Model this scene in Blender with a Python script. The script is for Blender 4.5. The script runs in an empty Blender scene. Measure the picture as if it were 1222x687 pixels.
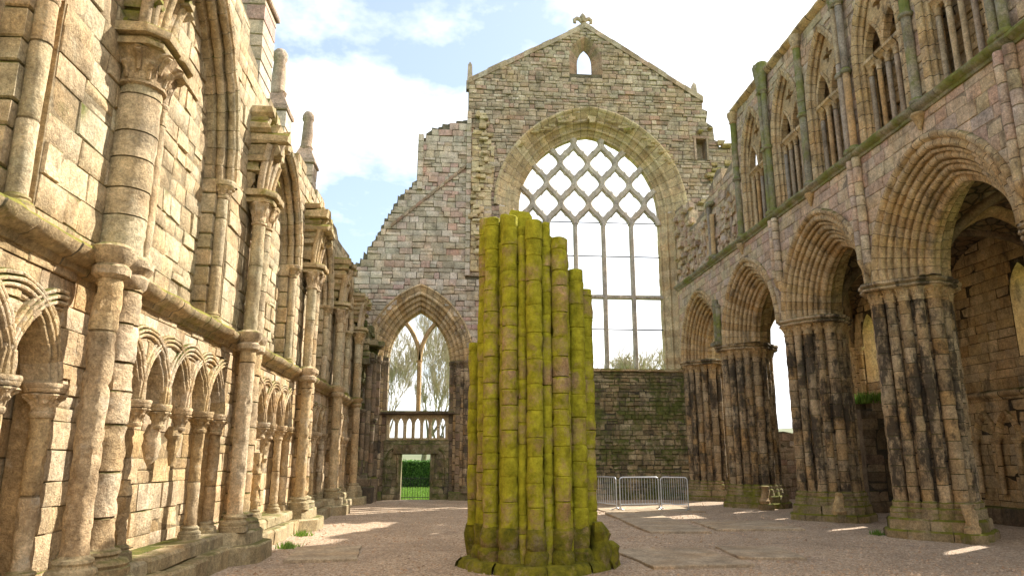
import bpy, math, random
from mathutils import Vector, noise, geometry
R = math.radians
PI = math.pi
rng = random.Random(11)
S = bpy.context.scene
C = S.collection

# ------------------------------------------------------------------ helpers
def U(a, b): return rng.uniform(a, b)
def N3(p, s): return noise.noise(Vector((p[0]*s, p[1]*s, p[2]*s)))

class MB:
    """collects faces (with one random number per stone) and links them as ONE mesh object"""
    def __init__(s): s.v = []; s.f = []; s.r = []
    def add(s, vs, fs, r):
        b = len(s.v); s.v.extend(vs)
        for f in fs: s.f.append(tuple(i+b for i in f)); s.r.append(r)
    def grid(s, rows, rs, closed=False):
        """rows of equally many points joined by quads; rs = one stone number per row gap"""
        b = len(s.v); n = len(rows[0])
        for row in rows: s.v.extend(row)
        for i in range(len(rows)-1):
            for j in range(n if closed else n-1):
                k = (j+1) % n
                s.f.append((b+i*n+j, b+i*n+k, b+(i+1)*n+k, b+(i+1)*n+j)); s.r.append(rs[i])
    def poly(s, pts, r):
        b = len(s.v); s.v.extend(pts); s.f.append(tuple(range(b, b+len(pts)))); s.r.append(r)
    def box(s, x0, x1, y0, y1, z0, z1, r=.5, j=0, bev=0.0):
        x0, x1 = min(x0, x1), max(x0, x1); y0, y1 = min(y0, y1), max(y0, y1)
        q = lambda: U(-j, j) if j else 0
        if bev:
            a = bev; P = []
            for (z, e) in ((z0, a), (z0+a, 0), (z1-a, 0), (z1, a)):
                P.append([(x0+e+q(), y0+e+q(), z+q()), (x1-e+q(), y0+e+q(), z+q()), (x1-e+q(), y1-e+q(), z+q()), (x0+e+q(), y1-e+q(), z+q())])
            s.grid(P, [r]*3, True); s.poly(P[0][::-1], r); s.poly(P[3], r)
            return
        P = [(x+q(), y+q(), z+q()) for z in (z0, z1) for (x, y) in ((x0, y0), (x1, y0), (x1, y1), (x0, y1))]
        s.add(P, [(3,2,1,0),(4,5,6,7),(0,1,5,4),(1,2,6,5),(2,3,7,6),(3,0,4,7)], r)
    def tube(s, pts, rad, seg=8, r=.5, cap=True):
        """round bar through pts; rad = number or list"""
        n = len(pts); P = [Vector(p) for p in pts]; rows = []
        if not isinstance(rad, (list, tuple)): rad = [rad]*n
        up = None
        for i in range(n):
            t = (P[min(i+1, n-1)]-P[max(i-1, 0)]).normalized()
            if up is None: up = Vector((0,0,1)) if abs(t.z) < .9 else Vector((1,0,0))
            a = t.cross(up).normalized(); b = a.cross(t).normalized(); up = b
            rows.append([tuple(P[i]+(a*math.cos(2*PI*k/seg)+b*math.sin(2*PI*k/seg))*rad[i]) for k in range(seg)])
        s.grid(rows, [r]*(n-1), True)
        if cap: s.poly(rows[0], r); s.poly(rows[-1][::-1], r)
    def lathe(s, cx, cy, prof, seg=14, rs=None, er=0.0, fn=None, dx=0, dy=0, chip=0.0):
        """prof = [(radius, z)...]; fn(theta, i) modulates radius; er = erosion; dx,dy = lean per metre"""
        z0 = prof[0][1]; rows = []
        for i, (rad, z) in enumerate(prof):
            row = []
            for k in range(seg):
                a = 2*PI*k/seg; q = rad*(fn(a, i) if fn else 1)
                X, Y = cx+dx*(z-z0), cy+dy*(z-z0)
                if er: q += er*(N3((X+math.cos(a)*rad, Y+math.sin(a)*rad, z), 3.1)+.5*N3((X+math.cos(a)*rad, Y+math.sin(a)*rad, z), 9))
                if chip: q -= chip*max(0, N3((X+math.cos(a)*rad*1.3, Y+math.sin(a)*rad*1.3, z), 7)-.15)*1.4+chip*.4*max(0, N3((X+math.cos(a)*rad, Y+math.sin(a)*rad, z*.6), 19))
                row.append((X+q*math.cos(a), Y+q*math.sin(a), z))
            rows.append(row)
        if rs is None: rs = [U(.1, 1)]*(len(prof)-1)
        s.grid(rows, rs, True); s.poly(rows[0][::-1], rs[0]); s.poly(rows[-1], rs[-1])
    def drums(s, cx, cy, z0, z1, r, h=.42, seg=14, er=.012, hj=.25, joint=.014, dx=0, dy=0, ragged=0.0, lo=.08, chip=0.0):
        """a stone shaft of stacked drums with open joints"""
        z = z0; first = True; prof = []; rs = []
        while z < z1-.02:
            hh = h*U(1-hj, 1+hj)
            if z+hh > z1-.12: hh = z1-z
            q = U(lo, 1); rr = r*U(.975, 1.025)
            k_ = 3 if not chip else max(3, int(hh/.055))
            pts = [(rr*.9 if not first else rr, z)]+[(rr*(1 if i in (0, k_) else U(.985, 1.01)), z+joint+(hh-2*joint)*i/k_) for i in range(k_+1)]+[(rr*.9, z+hh)]
            if not first: pts = pts[1:]
            prof += pts; rs += [0]+[q]*k_+[0]
            first = False; z += hh
        b = len(s.v)
        s.lathe(cx, cy, prof, seg, rs[:len(prof)-1], er, None, dx, dy, chip)
        if ragged:
            for k in range(1, seg+1): 
                x, y, zz = s.v[-k]; s.v[-k] = (x, y, zz-ragged*rng.random())
    def build(s, name, mat, parent=None, org=(0,0,0), ang=38, smooth=True):
        me = bpy.data.meshes.new(name)
        ox, oy, oz = org
        me.from_pydata([(x-ox, y-oy, z-oz) for (x, y, z) in s.v], [], s.f)
        at = me.attributes.new('rnd', 'FLOAT', 'FACE'); at.data.foreach_set('value', s.r)
        me.materials.append(mat)
        if smooth:
            me.polygons.foreach_set('use_smooth', [True]*len(s.f))
            me.set_sharp_from_angle(angle=R(ang))
        me.update()
        o = bpy.data.objects.new(name, me); C.objects.link(o)
        if parent: o.parent = parent
        else: o.location = org
        return o

ORG = {}
def thing(name, label, cat, loc=(0,0,0), group=None):
    o = bpy.data.objects.new(name, None); C.objects.link(o); o.location = loc; o.empty_display_size = .2
    tag(o, label, cat, group, 'thing'); ORG[o.name] = loc
    return o
def tag(o, label=None, cat=None, group=None, kind=None):
    if label: o['label'] = label
    if cat: o['category'] = cat
    if group: o['group'] = group
    if kind: o['kind'] = kind
    return o
def root_of(o):
    while o.parent: o = o.parent
    return o
def part(name, mb, mat, parent, ang=38, smooth=True):
    o = mb.build(name, mat, parent, tuple(root_of(parent).location), ang, smooth)
    return o

# wall frames: (u, z, d) -> world ; d = proud of the wall face
def frame_px(x0): return lambda u, z, d: (x0+d, u, z)      # faces +x
def frame_nx(x0): return lambda u, z, d: (x0-d, u, z)      # faces -x
def frame_ny(y0): return lambda u, z, d: (u, y0-d, z)      # faces -y

def inside(poly, u, z):
    c = False; n = len(poly); j = n-1
    for i in range(n):
        (a, b), (e, f) = poly[i], poly[j]
        if (b > z) != (f > z) and u < (e-a)*(z-b)/(f-b)+a: c = not c
        j = i
    return c
def slab(mb, F, outer, holes=(), t=1.0, d=0.0, r=0.0):
    loops = [outer]+list(holes)
    flat = [p for L in loops for p in L]
    tris = geometry.tessellate_polygon([[Vector((a, b, 0)) for a, b in L] for L in loops])
    mb.add([F(a, b, d) for a, b in flat], [tuple(x) for x in tris], r)
    mb.add([F(a, b, d-t) for a, b in flat], [tuple(x)[::-1] for x in tris], r)
    for L in loops:
        n = len(L)
        for i in range(n):
            a, b = L[i], L[(i+1) % n]
            mb.add([F(*a, d), F(*b, d), F(*b, d-t), F(*a, d-t)], [(0,1,2,3)], max(r, .4))
def stones(mb, F, outer, holes=(), hs=(.22,.34), ws=(.3,.75), gap=.009, prd=(.0,.025), jit=.006, chf=.008, d=0.0, lo=.06, zr=None, back=.04, tilt=.008, maxh=None, rough=0.0):
    """coursed masonry blocks laid over the slab, each a real block with its own depth"""
    zs = [p[1] for p in outer]; us = [p[0] for p in outer]
    z = min(zs) if not zr else zr[0]; ztop = max(zs) if not zr else zr[1]
    u0, u1 = min(us), max(us); st = .045
    while z < ztop-.06:
        h = U(*hs)
        if z+h > ztop: h = ztop-z
        za, zb = z+gap*.5, z+h-gap*.5
        n = int((u1-u0)/st)+1; runs = []; cur = None
        for i in range(n+1):
            u = u0+i*st
            ok = u <= u1 and all(inside(outer, u, q) and not any(inside(H, u, q) for H in holes) for q in (za, (za+zb)/2, zb))
            if ok and cur is None: cur = u
            if not ok and cur is not None:
                if u-st-cur > .1: runs.append((cur, u-st))
                cur = None
        for (a, b) in runs:
            p = a - (0 if rng.random() < .5 else 0)
            while p < b-.06:
                w = U(*ws)
                if p+w > b-.14: w = b-p
                split = rough and h > .2 and rng.random() < rough
                for (y0, y1) in (((za, za+(zb-za)*.48), (za+(zb-za)*.54, zb)) if split else ((za, zb),)):
                    q = lambda: U(-jit, jit)
                    A = [(p+gap/2+q(), y0+q()), (p+w-gap/2+q(), y0+q()), (p+w-gap/2+q(), y1+q()), (p+gap/2+q(), y1+q())]
                    dd = d+U(*prd); c = chf*U(.7, 1.4)
                    I = [(A[0][0]+c, A[0][1]+c), (A[1][0]-c, A[1][1]+c), (A[2][0]-c, A[2][1]-c), (A[3][0]+c, A[3][1]-c)]
                    m = ((A[0][0]+A[2][0])/2+U(-.1, .1)*w, (A[0][1]+A[2][1])/2+U(-.1,.1)*h)
                    V = [F(*x, d-back) for x in A]+[F(*x, max(dd-c*.8, d-.02)) for x in A]+[F(x[0], x[1], dd+U(-tilt, tilt)) for x in I]+[F(m[0], m[1], dd+U(0, tilt*1.6))]
                    fs = []
                    for k in range(4):
                        l = (k+1) % 4
                        fs += [(k, l, 4+l, 4+k), (4+k, 4+l, 8+l, 8+k), (8+k, 8+l, 12)]
                    mb.add(V, fs, U(lo, 1))
                p += w
        z += h

def arch_c(s, rise): return (rise*rise-s*s)/(2*s)
def arch_pts(uc, zs, s, rise, o=0.0, n=14):
    """pointed arch from the left springing over the apex to the right springing"""
    c = arch_c(s, rise); RR = s+c+o; th = math.acos(max(-1, min(1, c/RR)))
    L = [(uc+c-RR*math.cos(th*i/n), zs+RR*math.sin(th*i/n)) for i in range(n+1)]
    return L+[(2*uc-a, b) for a, b in L[-2::-1]]
def arch_hole(uc, z0, zs, s, rise, o=0.0, n=14):
    A = arch_pts(uc, zs, s, rise, o, n)
    return [(A[0][0], z0)]+A+[(A[-1][0], z0)]
def arch_sweep(mb, F, uc, zs, s, rise, prof, nv=11, jambs=None, side=0, joint=.012, er=.01, lo=.06, sub=2, groove=.012, loss=0.0):
    """moulded arch of nv voussoirs a side; prof = [(o, d)] outward offset and proudness; jambs = z of the jamb foot"""
    c = arch_c(s, rise)
    mo = sum(p[0] for p in prof)/len(prof); md = sum(p[1] for p in prof)/len(prof)
    for sg in ((-1, 1) if side == 0 else (side,)):
        ts = []; rs = []
        steps = []
        if jambs is not None and jambs < zs-.05:
            nj = max(1, round((zs-jambs)/.36))
            steps += [('j', jambs+(zs-jambs)*i/nj, jambs+(zs-jambs)*(i+1)/nj) for i in range(nj)]
        steps += [('a', i/nv, (i+1)/nv) for i in range(nv)]
        def pos(kind, t, sh):
            row = []
            for (o, d) in prof:
                oo = o+(mo-o)*sh*.0-(groove*sh if True else 0); dd = d-groove*sh
                RR = s+c+oo
                if kind == 'j': a, b = -(s+oo), t
                else:
                    th = math.acos(max(-1, min(1, c/RR)))*t
                    a, b = c-RR*math.cos(th), zs+RR*math.sin(th)
                p = F(uc+sg*(-a), b, dd)
                if er:
                    e = er*N3(p, 4.3)+er*.6*N3(p, 11)
                    p = F(uc+sg*(-a), b+e*.3, dd+e)
                row.append(p)
            return row
        rows = []
        for (k, a, b) in steps:
            q = U(lo, 1); e = .024*(b-a)
            off = U(-groove*.5, groove*.5)/max(groove, 1e-6)*.3
            if loss and rng.random() < loss: off += U(.5, 2.2)
            loc = [(a, 1.0), (a+e, off)] + [(a+(b-a)*(i+1)/(sub+1), off) for i in range(sub)] + [(b-e, off)]
            for i_, (t, sh) in enumerate(loc): rows.append(pos(k, t, sh)); rs.append(0 if i_ in (0, len(loc)-1) else q)
        rows.append(pos(steps[-1][0], steps[-1][2], 1.0))
        mb.grid(rows, rs)
def roll(o, d, r, a0, a1, n=5):
    k = -1 if a1 < a0 else 1
    return [(o+k*r*math.cos(R(a0+(a1-a0)*i/n)), d+r*math.sin(R(a0+(a1-a0)*i/n))) for i in range(n+1)]
def string_sweep(mb, F, u0, u1, zc, prof, seg=.6, er=.012, lo=.1, ends=True):
    """horizontal moulding along u; prof = [(z offset, d)]"""
    u = u0; rows = []; rs = []
    while u < u1-1e-3:
        w = seg*U(.7, 1.3); w = u1-u if u+w > u1-.2 else w
        q = U(lo, 1); dz, dd = U(-.005, .005), U(-.008, .008)
        for (t, g) in ((.0, .014), (.012, 0), (w*.35, 0), (w*.7, 0), (w-.012, 0)):
            row = []
            for (z, d) in prof:
                p = F(u+t, zc+z+dz, d+dd-g)
                e = er*N3(p, 3)+er*.7*N3(p, 10)
                row.append(F(u+t, zc+z+dz+e*.4, d+dd-g+e))
            rows.append(row); rs.append(0 if t in (0, w-.012) else q)
        u += w
    rows.append([F(u1, zc+z, d) for z, d in prof])
    mb.grid(rows, rs)
def capital(mb, cx, cy, z, r, h=.34, flare=1.7, leaves=8, seg=28, r0=None, ab=True):
    """foliate bell capital, top of abacus at z"""
    q = U(.2, 1); ha = h*.28 if ab else 0
    prof = [(r*1.0, z-h), (r*1.13, z-h+.02), (r*1.13, z-h+.05), (r*1.0, z-h+.065)]
    n = 9
    for i in range(n+1):
        t = i/n; prof.append((r*(1.02+(flare-1.12)*t**2.2), z-h+.07+(h-ha-.08)*t))
    k0 = 4
    def fn(a, i):
        if i < k0 or i > k0+n: return 1
        t = (i-k0)/n
        l = abs(math.cos(a*leaves/2)); m = abs(math.sin(a*leaves/2))
        return 1+.3*math.exp(-((t-.45)/.12)**2)*l**3+.36*math.exp(-((t-.86)/.1)**2)*m**4-.13*(1-l)*math.exp(-((t-.4)/.2)**2)
    mb.lathe(cx, cy, prof, seg, [q]*(len(prof)-1), .006, fn)
    if seg >= 18:
        for k in range(leaves):
            for (t0, t1, da, kr) in ((.02,.55,0,.13),(.3,.9,PI/leaves,.17)):
                a = 2*PI*k/leaves+da; L = []
                for i in range(6):
                    t = t0+(t1-t0)*i/5; rr = r*(1.03+(flare-1.12)*t**2.2)+r*(.05+.2*(i/5)**3)
                    L.append((cx+rr*math.cos(a), cy+rr*math.sin(a), z-h+.07+(h-ha-.08)*t-(.03*h if i == 5 else 0)))
                mb.tube(L, [r*kr*q_ for q_ in (.5,.75,.8,.9,1.35,1.0)], 6, q)
    if ab:
        f = r*flare
        mb.lathe(cx, cy, [(f*.97, z-ha), (f*1.04, z-ha+.02), (f*1.04, z-ha+.045), (f*.97, z-ha+.055), (f*1.06, z-ha*.5), (f*1.1, z-.02), (f*1.06, z)], 20, [q*.9]*6, .008)
def base_mould(mb, cx, cy, z, r, h=.3, er=.012):
    q = U(.2, 1)
    mb.lathe(cx, cy, [(r*1.75, z), (r*1.75, z+h*.3), (r*1.65, z+h*.34), (r*1.7, z+h*.45), (r*1.6, z+h*.56), (r*1.3, z+h*.62), (r*1.25, z+h*.7), (r*1.35, z+h*.78), (r*1.3, z+h*.88), (r*1.05, z+h*.93), (r, z+h)], 18, [q]*10, er)

# ------------------------------------------------------------------ materials
def node(nt, t, **kw):
    n = nt.nodes.new(t)
    for k, v in kw.items():
        if k.startswith('i_'): n.inputs[k[2:]].default_value = v
        else: setattr(n, k, v)
    return n
def math_(nt, op, a, b=None, c=None, clamp=False):
    n = nt.nodes.new('ShaderNodeMath'); n.operation = op; n.use_clamp = clamp
    for i, x in enumerate((a, b, c)):
        if x is None: continue
        if isinstance(x, (int, float)): n.inputs[i].default_value = x
        else: nt.links.new(x, n.inputs[i])
    return n.outputs[0]
def maprange(nt, v, a, b, c=0, d=1):
    n = nt.nodes.new('ShaderNodeMapRange'); n.clamp = True
    for i, x in zip(range(1, 5), (a, b, c, d)): n.inputs[i].default_value = x
    nt.links.new(v, n.inputs[0]); return n.outputs[0]
def mix(nt, fac, a, b, mode='MIX'):
    n = nt.nodes.new('ShaderNodeMix'); n.data_type = 'RGBA'; n.blend_type = mode
    for s, x in ((n.inputs[0], fac), (n.inputs[6], a), (n.inputs[7], b)):
        if isinstance(x, (int, float)): s.default_value = x
        elif isinstance(x, tuple): s.default_value = (*x, 1) if len(x) == 3 else x
        else: nt.links.new(x, s)
    return n.outputs[2]
def noise_(nt, vec, scale, detail=4, rough=.6, out=0):
    n = nt.nodes.new('ShaderNodeTexNoise'); n.inputs['Scale'].default_value = scale; n.inputs['Detail'].default_value = detail; n.inputs['Roughness'].default_value = rough
    nt.links.new(vec, n.inputs['Vector']); return n.outputs[out]
def mapping(nt, vec, sc=(1,1,1), loc=(0,0,0)):
    n = nt.nodes.new('ShaderNodeMapping'); n.inputs['Scale'].default_value = sc; n.inputs['Location'].default_value = loc
    nt.links.new(vec, n.inputs['Vector']); return n.outputs[0]
def ramp(nt, v, stops, interp='LINEAR'):
    n = nt.nodes.new('ShaderNodeValToRGB'); n.color_ramp.interpolation = interp
    e = n.color_ramp.elements
    while len(e) < len(stops): e.new(.5)
    for x, (p, c) in zip(e, stops): x.position = p; x.color = (*c, 1)
    nt.links.new(v, n.inputs[0]); return n.outputs[0]
def newmat(name):
    m = bpy.data.materials.new(name); m.use_nodes = True; nt = m.node_tree
    return m, nt, nt.nodes['Principled BSDF']
MOSS = ((.055,.07,.012), (.16,.15,.025))
def stone(name, cols, mortar=(.2,.17,.12), moss=-.35, up=.45, stain=.5, stain_col=(.05,.042,.033), moss_cols=MOSS, bump=.35, var=.42, lichen=.3, lichen_col=(.5,.47,.38), moss_scale=1.1, stain_th=.52, pits=.75, warmth=.75, dim=1.0, rubble=False):
    """weathered sandstone: each stone its own colour, grain, dark weathering streaks, pale lichen and moss"""
    m, nt, bs = newmat(name)
    geo = nt.nodes.new('ShaderNodeNewGeometry'); pos = geo.outputs['Position']
    att = node(nt, 'ShaderNodeAttribute', attribute_name='rnd'); rnd = att.outputs['Fac']
    k_ = dim; cols = [(r*1.05*k_, g*.97*k_, b*(1-.2*warmth)*k_) for r, g, b in cols]
    st = [(0.0, mortar)]+[(.05+.95*i/(len(cols)-1), c) for i, c in enumerate(cols)]
    col = ramp(nt, rnd, st)
    height = None
    if rubble:
        vec = mapping(nt, pos, (2.6,2.6,5.2))
        wob = noise_(nt, pos, 2.0, 2); 
        add = nt.nodes.new('ShaderNodeVectorMath'); add.operation = 'ADD'; nt.links.new(vec, add.inputs[0]); nt.links.new(noise_(nt, pos, 1.6, 2, out=1), add.inputs[1])
        v1 = node(nt, 'ShaderNodeTexVoronoi', i_Scale=1.0); nt.links.new(add.outputs[0], v1.inputs['Vector'])
        v2 = node(nt, 'ShaderNodeTexVoronoi', feature='DISTANCE_TO_EDGE', i_Scale=1.0); nt.links.new(add.outputs[0], v2.inputs['Vector'])
        sep = nt.nodes.new('ShaderNodeSeparateColor'); nt.links.new(v1.outputs['Color'], sep.inputs[0])
        c2 = ramp(nt, sep.outputs[0], st[1:])
        edge = maprange(nt, v2.outputs['Distance'], .02, .09)
        col = mix(nt, edge, mortar, c2); height = edge
    n1 = noise_(nt, pos, 2.3, 5, .65); n2 = noise_(nt, pos, 17, 5, .7); n3 = noise_(nt, pos, 42, 4, .75)
    v = maprange(nt, n1, .32, .68, 1-var*.8, 1+var*.6)
    v2_ = maprange(nt, n2, .34, .66, 1-var*.75, 1+var*.55)
    vv = math_(nt, 'MULTIPLY', math_(nt, 'MULTIPLY', v, v2_), maprange(nt, n3, .33, .67, .74, 1.24))
    vm = nt.nodes.new('ShaderNodeVectorMath'); vm.operation = 'SCALE'; nt.links.new(col, vm.inputs[0]); nt.links.new(vv, vm.inputs['Scale'])
    col = vm.outputs[0]
    warm = noise_(nt, pos, 1.1, 3); col = mix(nt, maprange(nt, warm, .45, .75, 0, .45), col, mix(nt, 1.0, col, (1.15,.86,.55), 'MULTIPLY'))
    pit = maprange(nt, noise_(nt, mapping(nt, pos, (1,1,1.3), (2,6,3)), 11, 6, .75), .57, .7, 0, pits); col = mix(nt, pit, col, mix(nt, 1.0, col, (.42,.36,.28), 'MULTIPLY'))
    if lichen:
        l = maprange(nt, noise_(nt, mapping(nt, pos, loc=(7,3,1)), 3.7, 6, .7), .56, .72, 0, lichen); col = mix(nt, l, col, lichen_col)
    if stain:
        s1 = noise_(nt, mapping(nt, pos, (2.2,2.2,.75), (3,9,2)), 1.0, 6, .7)
        s2 = noise_(nt, mapping(nt, pos, loc=(1,5,8)), 5, 4, .7)
        f = maprange(nt, math_(nt, 'ADD', math_(nt, 'MULTIPLY', s1, .75), math_(nt, 'MULTIPLY', s2, .25)), stain_th, stain_th+.09, 0, stain)
        col = mix(nt, f, col, stain_col)
    sx = nt.nodes.new('ShaderNodeSeparateXYZ'); nt.links.new(geo.outputs['Normal'], sx.inputs[0])
    upn = math_(nt, 'MAXIMUM', sx.outputs[2], 0)
    ms = math_(nt, 'ADD', noise_(nt, mapping(nt, pos, loc=(4,4,4)), moss_scale, 10, .76), math_(nt, 'ADD', math_(nt, 'MULTIPLY', upn, up), moss))
    mf = maprange(nt, ms, .44, .58)
    mc = mix(nt, maprange(nt, noise_(nt, pos, 5, 8, .75), .34, .66), *moss_cols)
    col = mix(nt, mf, col, mc)
    nt.links.new(col, bs.inputs['Base Color'])
    bs.inputs['Roughness'].default_value = .92; bs.inputs['Specular IOR Level'].default_value = .25
    b = nt.nodes.new('ShaderNodeBump'); b.inputs['Strength'].default_value = bump; b.inputs['Distance'].default_value = .11
    h = math_(nt, 'ADD', math_(nt, 'MULTIPLY', n2, .7), math_(nt, 'MULTIPLY', n3, .45))
    h = math_(nt, 'ADD', h, math_(nt, 'MULTIPLY', n1, .6))
    if height is not None: h = math_(nt, 'ADD', h, math_(nt, 'MULTIPLY', height, 1.2))
    nt.links.new(h, b.inputs['Height']); nt.links.new(b.outputs[0], bs.inputs['Normal'])
    return m
M = {}
M['left_low'] = stone('cream_sandstone', [(.52,.42,.26), (.6,.5,.34), (.42,.31,.16), (.62,.54,.4), (.5,.38,.2), (.6,.49,.3)], warmth=.45, dim=.98, mortar=(.27,.2,.11), stain=.55, stain_col=(.19,.11,.045), stain_th=.53, lichen=.45, lichen_col=(.7,.64,.52), bump=.6)
M['left_up'] = stone('greyer_cream_sandstone', [(.5,.42,.27), (.56,.47,.31), (.44,.35,.2), (.54,.48,.33), (.5,.45,.29), (.58,.48,.32)], mortar=(.28,.22,.13), stain=.5, stain_col=(.17,.12,.06), stain_th=.52, warmth=.35, dim=.98, moss=-.21, lichen=.45, lichen_col=(.56,.54,.4), bump=.5)
M['left_moss'] = stone('mossy_cream_sandstone', [(.44,.37,.24), (.5,.42,.28), (.36,.28,.17)], moss=-.09, up=.3, moss_cols=((.1,.1,.015), (.24,.21,.035)), stain_col=(.12,.1,.06), stain_th=.53)
M['gable'] = stone('grey_rubble_sandstone', [(.4,.34,.24), (.47,.41,.3), (.33,.26,.18), (.52,.45,.34), (.42,.3,.23), (.4,.36,.26), (.6,.54,.43)], warmth=.25, mortar=(.16,.135,.09), moss=-.36, stain=.45, stain_col=(.1,.09,.06), stain_th=.54, bump=.6)
M['ashlar_grey'] = stone('pale_grey_ashlar', [(.45,.42,.31), (.53,.49,.38), (.37,.35,.25), (.48,.41,.3), (.56,.53,.42), (.46,.33,.27), (.5,.45,.31), (.4,.39,.29), (.6,.55,.44)], warmth=0, mortar=(.15,.13,.085), moss=-.3, stain=.4, stain_col=(.14,.13,.1), stain_th=.55)
M['window_stone'] = stone('pale_window_sandstone', [(.5,.43,.28), (.58,.52,.37), (.43,.35,.22), (.55,.46,.32)], mortar=(.14,.11,.07), stain=.4, stain_th=.56, stain_col=(.15,.12,.08), moss=-.32)
M['dark'] = stone('sooty_sandstone', [(.2,.16,.11), (.27,.22,.16), (.12,.1,.075), (.3,.24,.17), (.2,.15,.12)], mortar=(.07,.06,.045), stain=.7, stain_th=.5, moss=-.28, lichen=.12)
M['dark_moss'] = stone('dark_mossy_rubble', [(.26,.22,.14), (.34,.3,.2), (.15,.13,.085), (.42,.38,.27), (.22,.19,.11)], mortar=(.06,.055,.04), stain=.7, stain_th=.49, moss=-.03, moss_cols=((.04,.05,.014), (.14,.15,.035)), lichen=.6, lichen_col=(.42,.4,.3))
M['right'] = stone('pink_buff_ashlar', [(.52,.43,.29), (.47,.35,.28), (.58,.51,.35), (.48,.42,.35), (.53,.4,.3), (.6,.52,.38), (.5,.45,.29), (.56,.47,.33)], warmth=.3, mortar=(.3,.24,.17), stain=.5, stain_th=.54, moss=-.24, up=.5, moss_cols=((.12,.13,.03), (.22,.21,.06)), bump=.35)
M['arch'] = stone('buff_moulded_sandstone', [(.47,.37,.22), (.55,.45,.3), (.42,.31,.17), (.53,.44,.31), (.49,.38,.21)], mortar=(.06,.045,.025), stain=.6, stain_th=.53, moss=-.38, bump=.35)
M['pier'] = stone('blackened_pier_sandstone', [(.44,.35,.22), (.34,.28,.19), (.48,.39,.27), (.4,.28,.14), (.52,.44,.32), (.38,.3,.2), (.45,.33,.18), (.28,.23,.16), (.48,.39,.27), (.42,.32,.2)], mortar=(.03,.025,.018), stain=.85, stain_th=.475, stain_col=(.035,.03,.025), moss=-.32, bump=.5)
M['pier_base'] = stone('mossy_pier_base', [(.34,.28,.18), (.26,.22,.14), (.38,.32,.22)], stain=.5, moss=-.06, up=.25, moss_cols=((.09,.1,.012), (.2,.19,.02)), stain_th=.53)
M['colonnette'] = stone('buff_colonnette', [(.52,.35,.17), (.36,.33,.3), (.56,.45,.28), (.3,.29,.28), (.52,.38,.2)], stain=.5, stain_th=.54, moss=-.36, up=.2)
M['green_shaft'] = stone('green_grey_shaft', [(.3,.29,.22), (.26,.26,.22), (.34,.32,.26)], stain=.5, moss=.0, up=.22, moss_cols=((.12,.14,.03), (.25,.25,.07)), moss_scale=1.0)
M['moss_pillar'] = stone('moss_covered_sandstone', [(.4,.28,.17), (.45,.34,.23), (.34,.24,.13)], mortar=(.03,.028,.01), moss=.06, up=.25, moss_cols=((.2,.19,.008), (.54,.5,.035)), moss_scale=1.1, stain=.3, stain_th=.58, bump=.6)
M['moss_base'] = stone('dark_moss_sandstone', [(.3,.24,.14), (.36,.28,.17), (.24,.2,.11)], mortar=(.05,.045,.02), moss=.04, up=.15, moss_cols=((.07,.075,.008), (.32,.285,.02)), moss_scale=2.2, stain=.4, stain_th=.54, bump=.7)
M['vault'] = stone('dark_vault_rubble', [(.24,.18,.12), (.32,.24,.15), (.18,.14,.1), (.3,.25,.19)], mortar=(.08,.065,.045), stain=.5, moss=-.4, rubble=True, bump=.8)
M['tracery'] = stone('grey_tracery_stone', [(.4,.38,.31), (.45,.43,.35), (.35,.33,.26)], warmth=.1, stain=.3, stain_th=.55, moss=-.4)
M['slab'] = stone('grave_slab_stone', [(.4,.34,.26), (.46,.39,.3), (.38,.32,.25)], stain=.18, stain_col=(.12,.1,.075), moss=-.5, up=.12, bump=.3)
M['bench'] = stone('mossy_bench_stone', [(.42,.37,.24), (.36,.3,.19), (.46,.41,.29)], stain=.4, stain_col=(.1,.085,.05), moss=-.2, up=.2, moss_cols=((.08,.085,.02), (.2,.18,.05)), bump=.5)

def ground_mat():
    m, nt, bs = newmat('pink_gravel'); geo = nt.nodes.new('ShaderNodeNewGeometry'); pos = geo.outputs['Position']
    v = node(nt, 'ShaderNodeTexVoronoi', i_Scale=34.0); nt.links.new(pos, v.inputs['Vector'])
    sep = nt.nodes.new('ShaderNodeSeparateColor'); nt.links.new(v.outputs['Color'], sep.inputs[0])
    col = ramp(nt, sep.outputs[0], [(0, (.2,.135,.085)), (.3, (.46,.33,.215)), (.6, (.59,.435,.295)), (.8, (.36,.255,.165)), (1, (.74,.61,.46))])
    n = noise_(nt, pos, .55, 6, .7); k = maprange(nt, n, .3, .7, .78, 1.18)
    vm = nt.nodes.new('ShaderNodeVectorMath'); vm.operation = 'SCALE'; nt.links.new(col, vm.inputs[0]); nt.links.new(k, vm.inputs['Scale'])
    n2 = noise_(nt, mapping(nt, pos, loc=(5,2,0)), 1.3, 6, .75)
    c = mix(nt, maprange(nt, n2, .54, .68, 0, .6), vm.outputs[0], (.2,.15,.115))
    nt.links.new(c, bs.inputs['Base Color']); bs.inputs['Roughness'].default_value = .95
    b = nt.nodes.new('ShaderNodeBump'); b.inputs['Strength'].default_value = .9; b.inputs['Distance'].default_value = .03
    h = math_(nt, 'ADD', math_(nt, 'MULTIPLY', v.outputs['Distance'], -1.0), math_(nt, 'MULTIPLY', noise_(nt, pos, 7, 5, .7), 1.2))
    nt.links.new(h, b.inputs['Height']); nt.links.new(b.outputs[0], bs.inputs['Normal'])
    return m
M['gravel'] = ground_mat()
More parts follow.
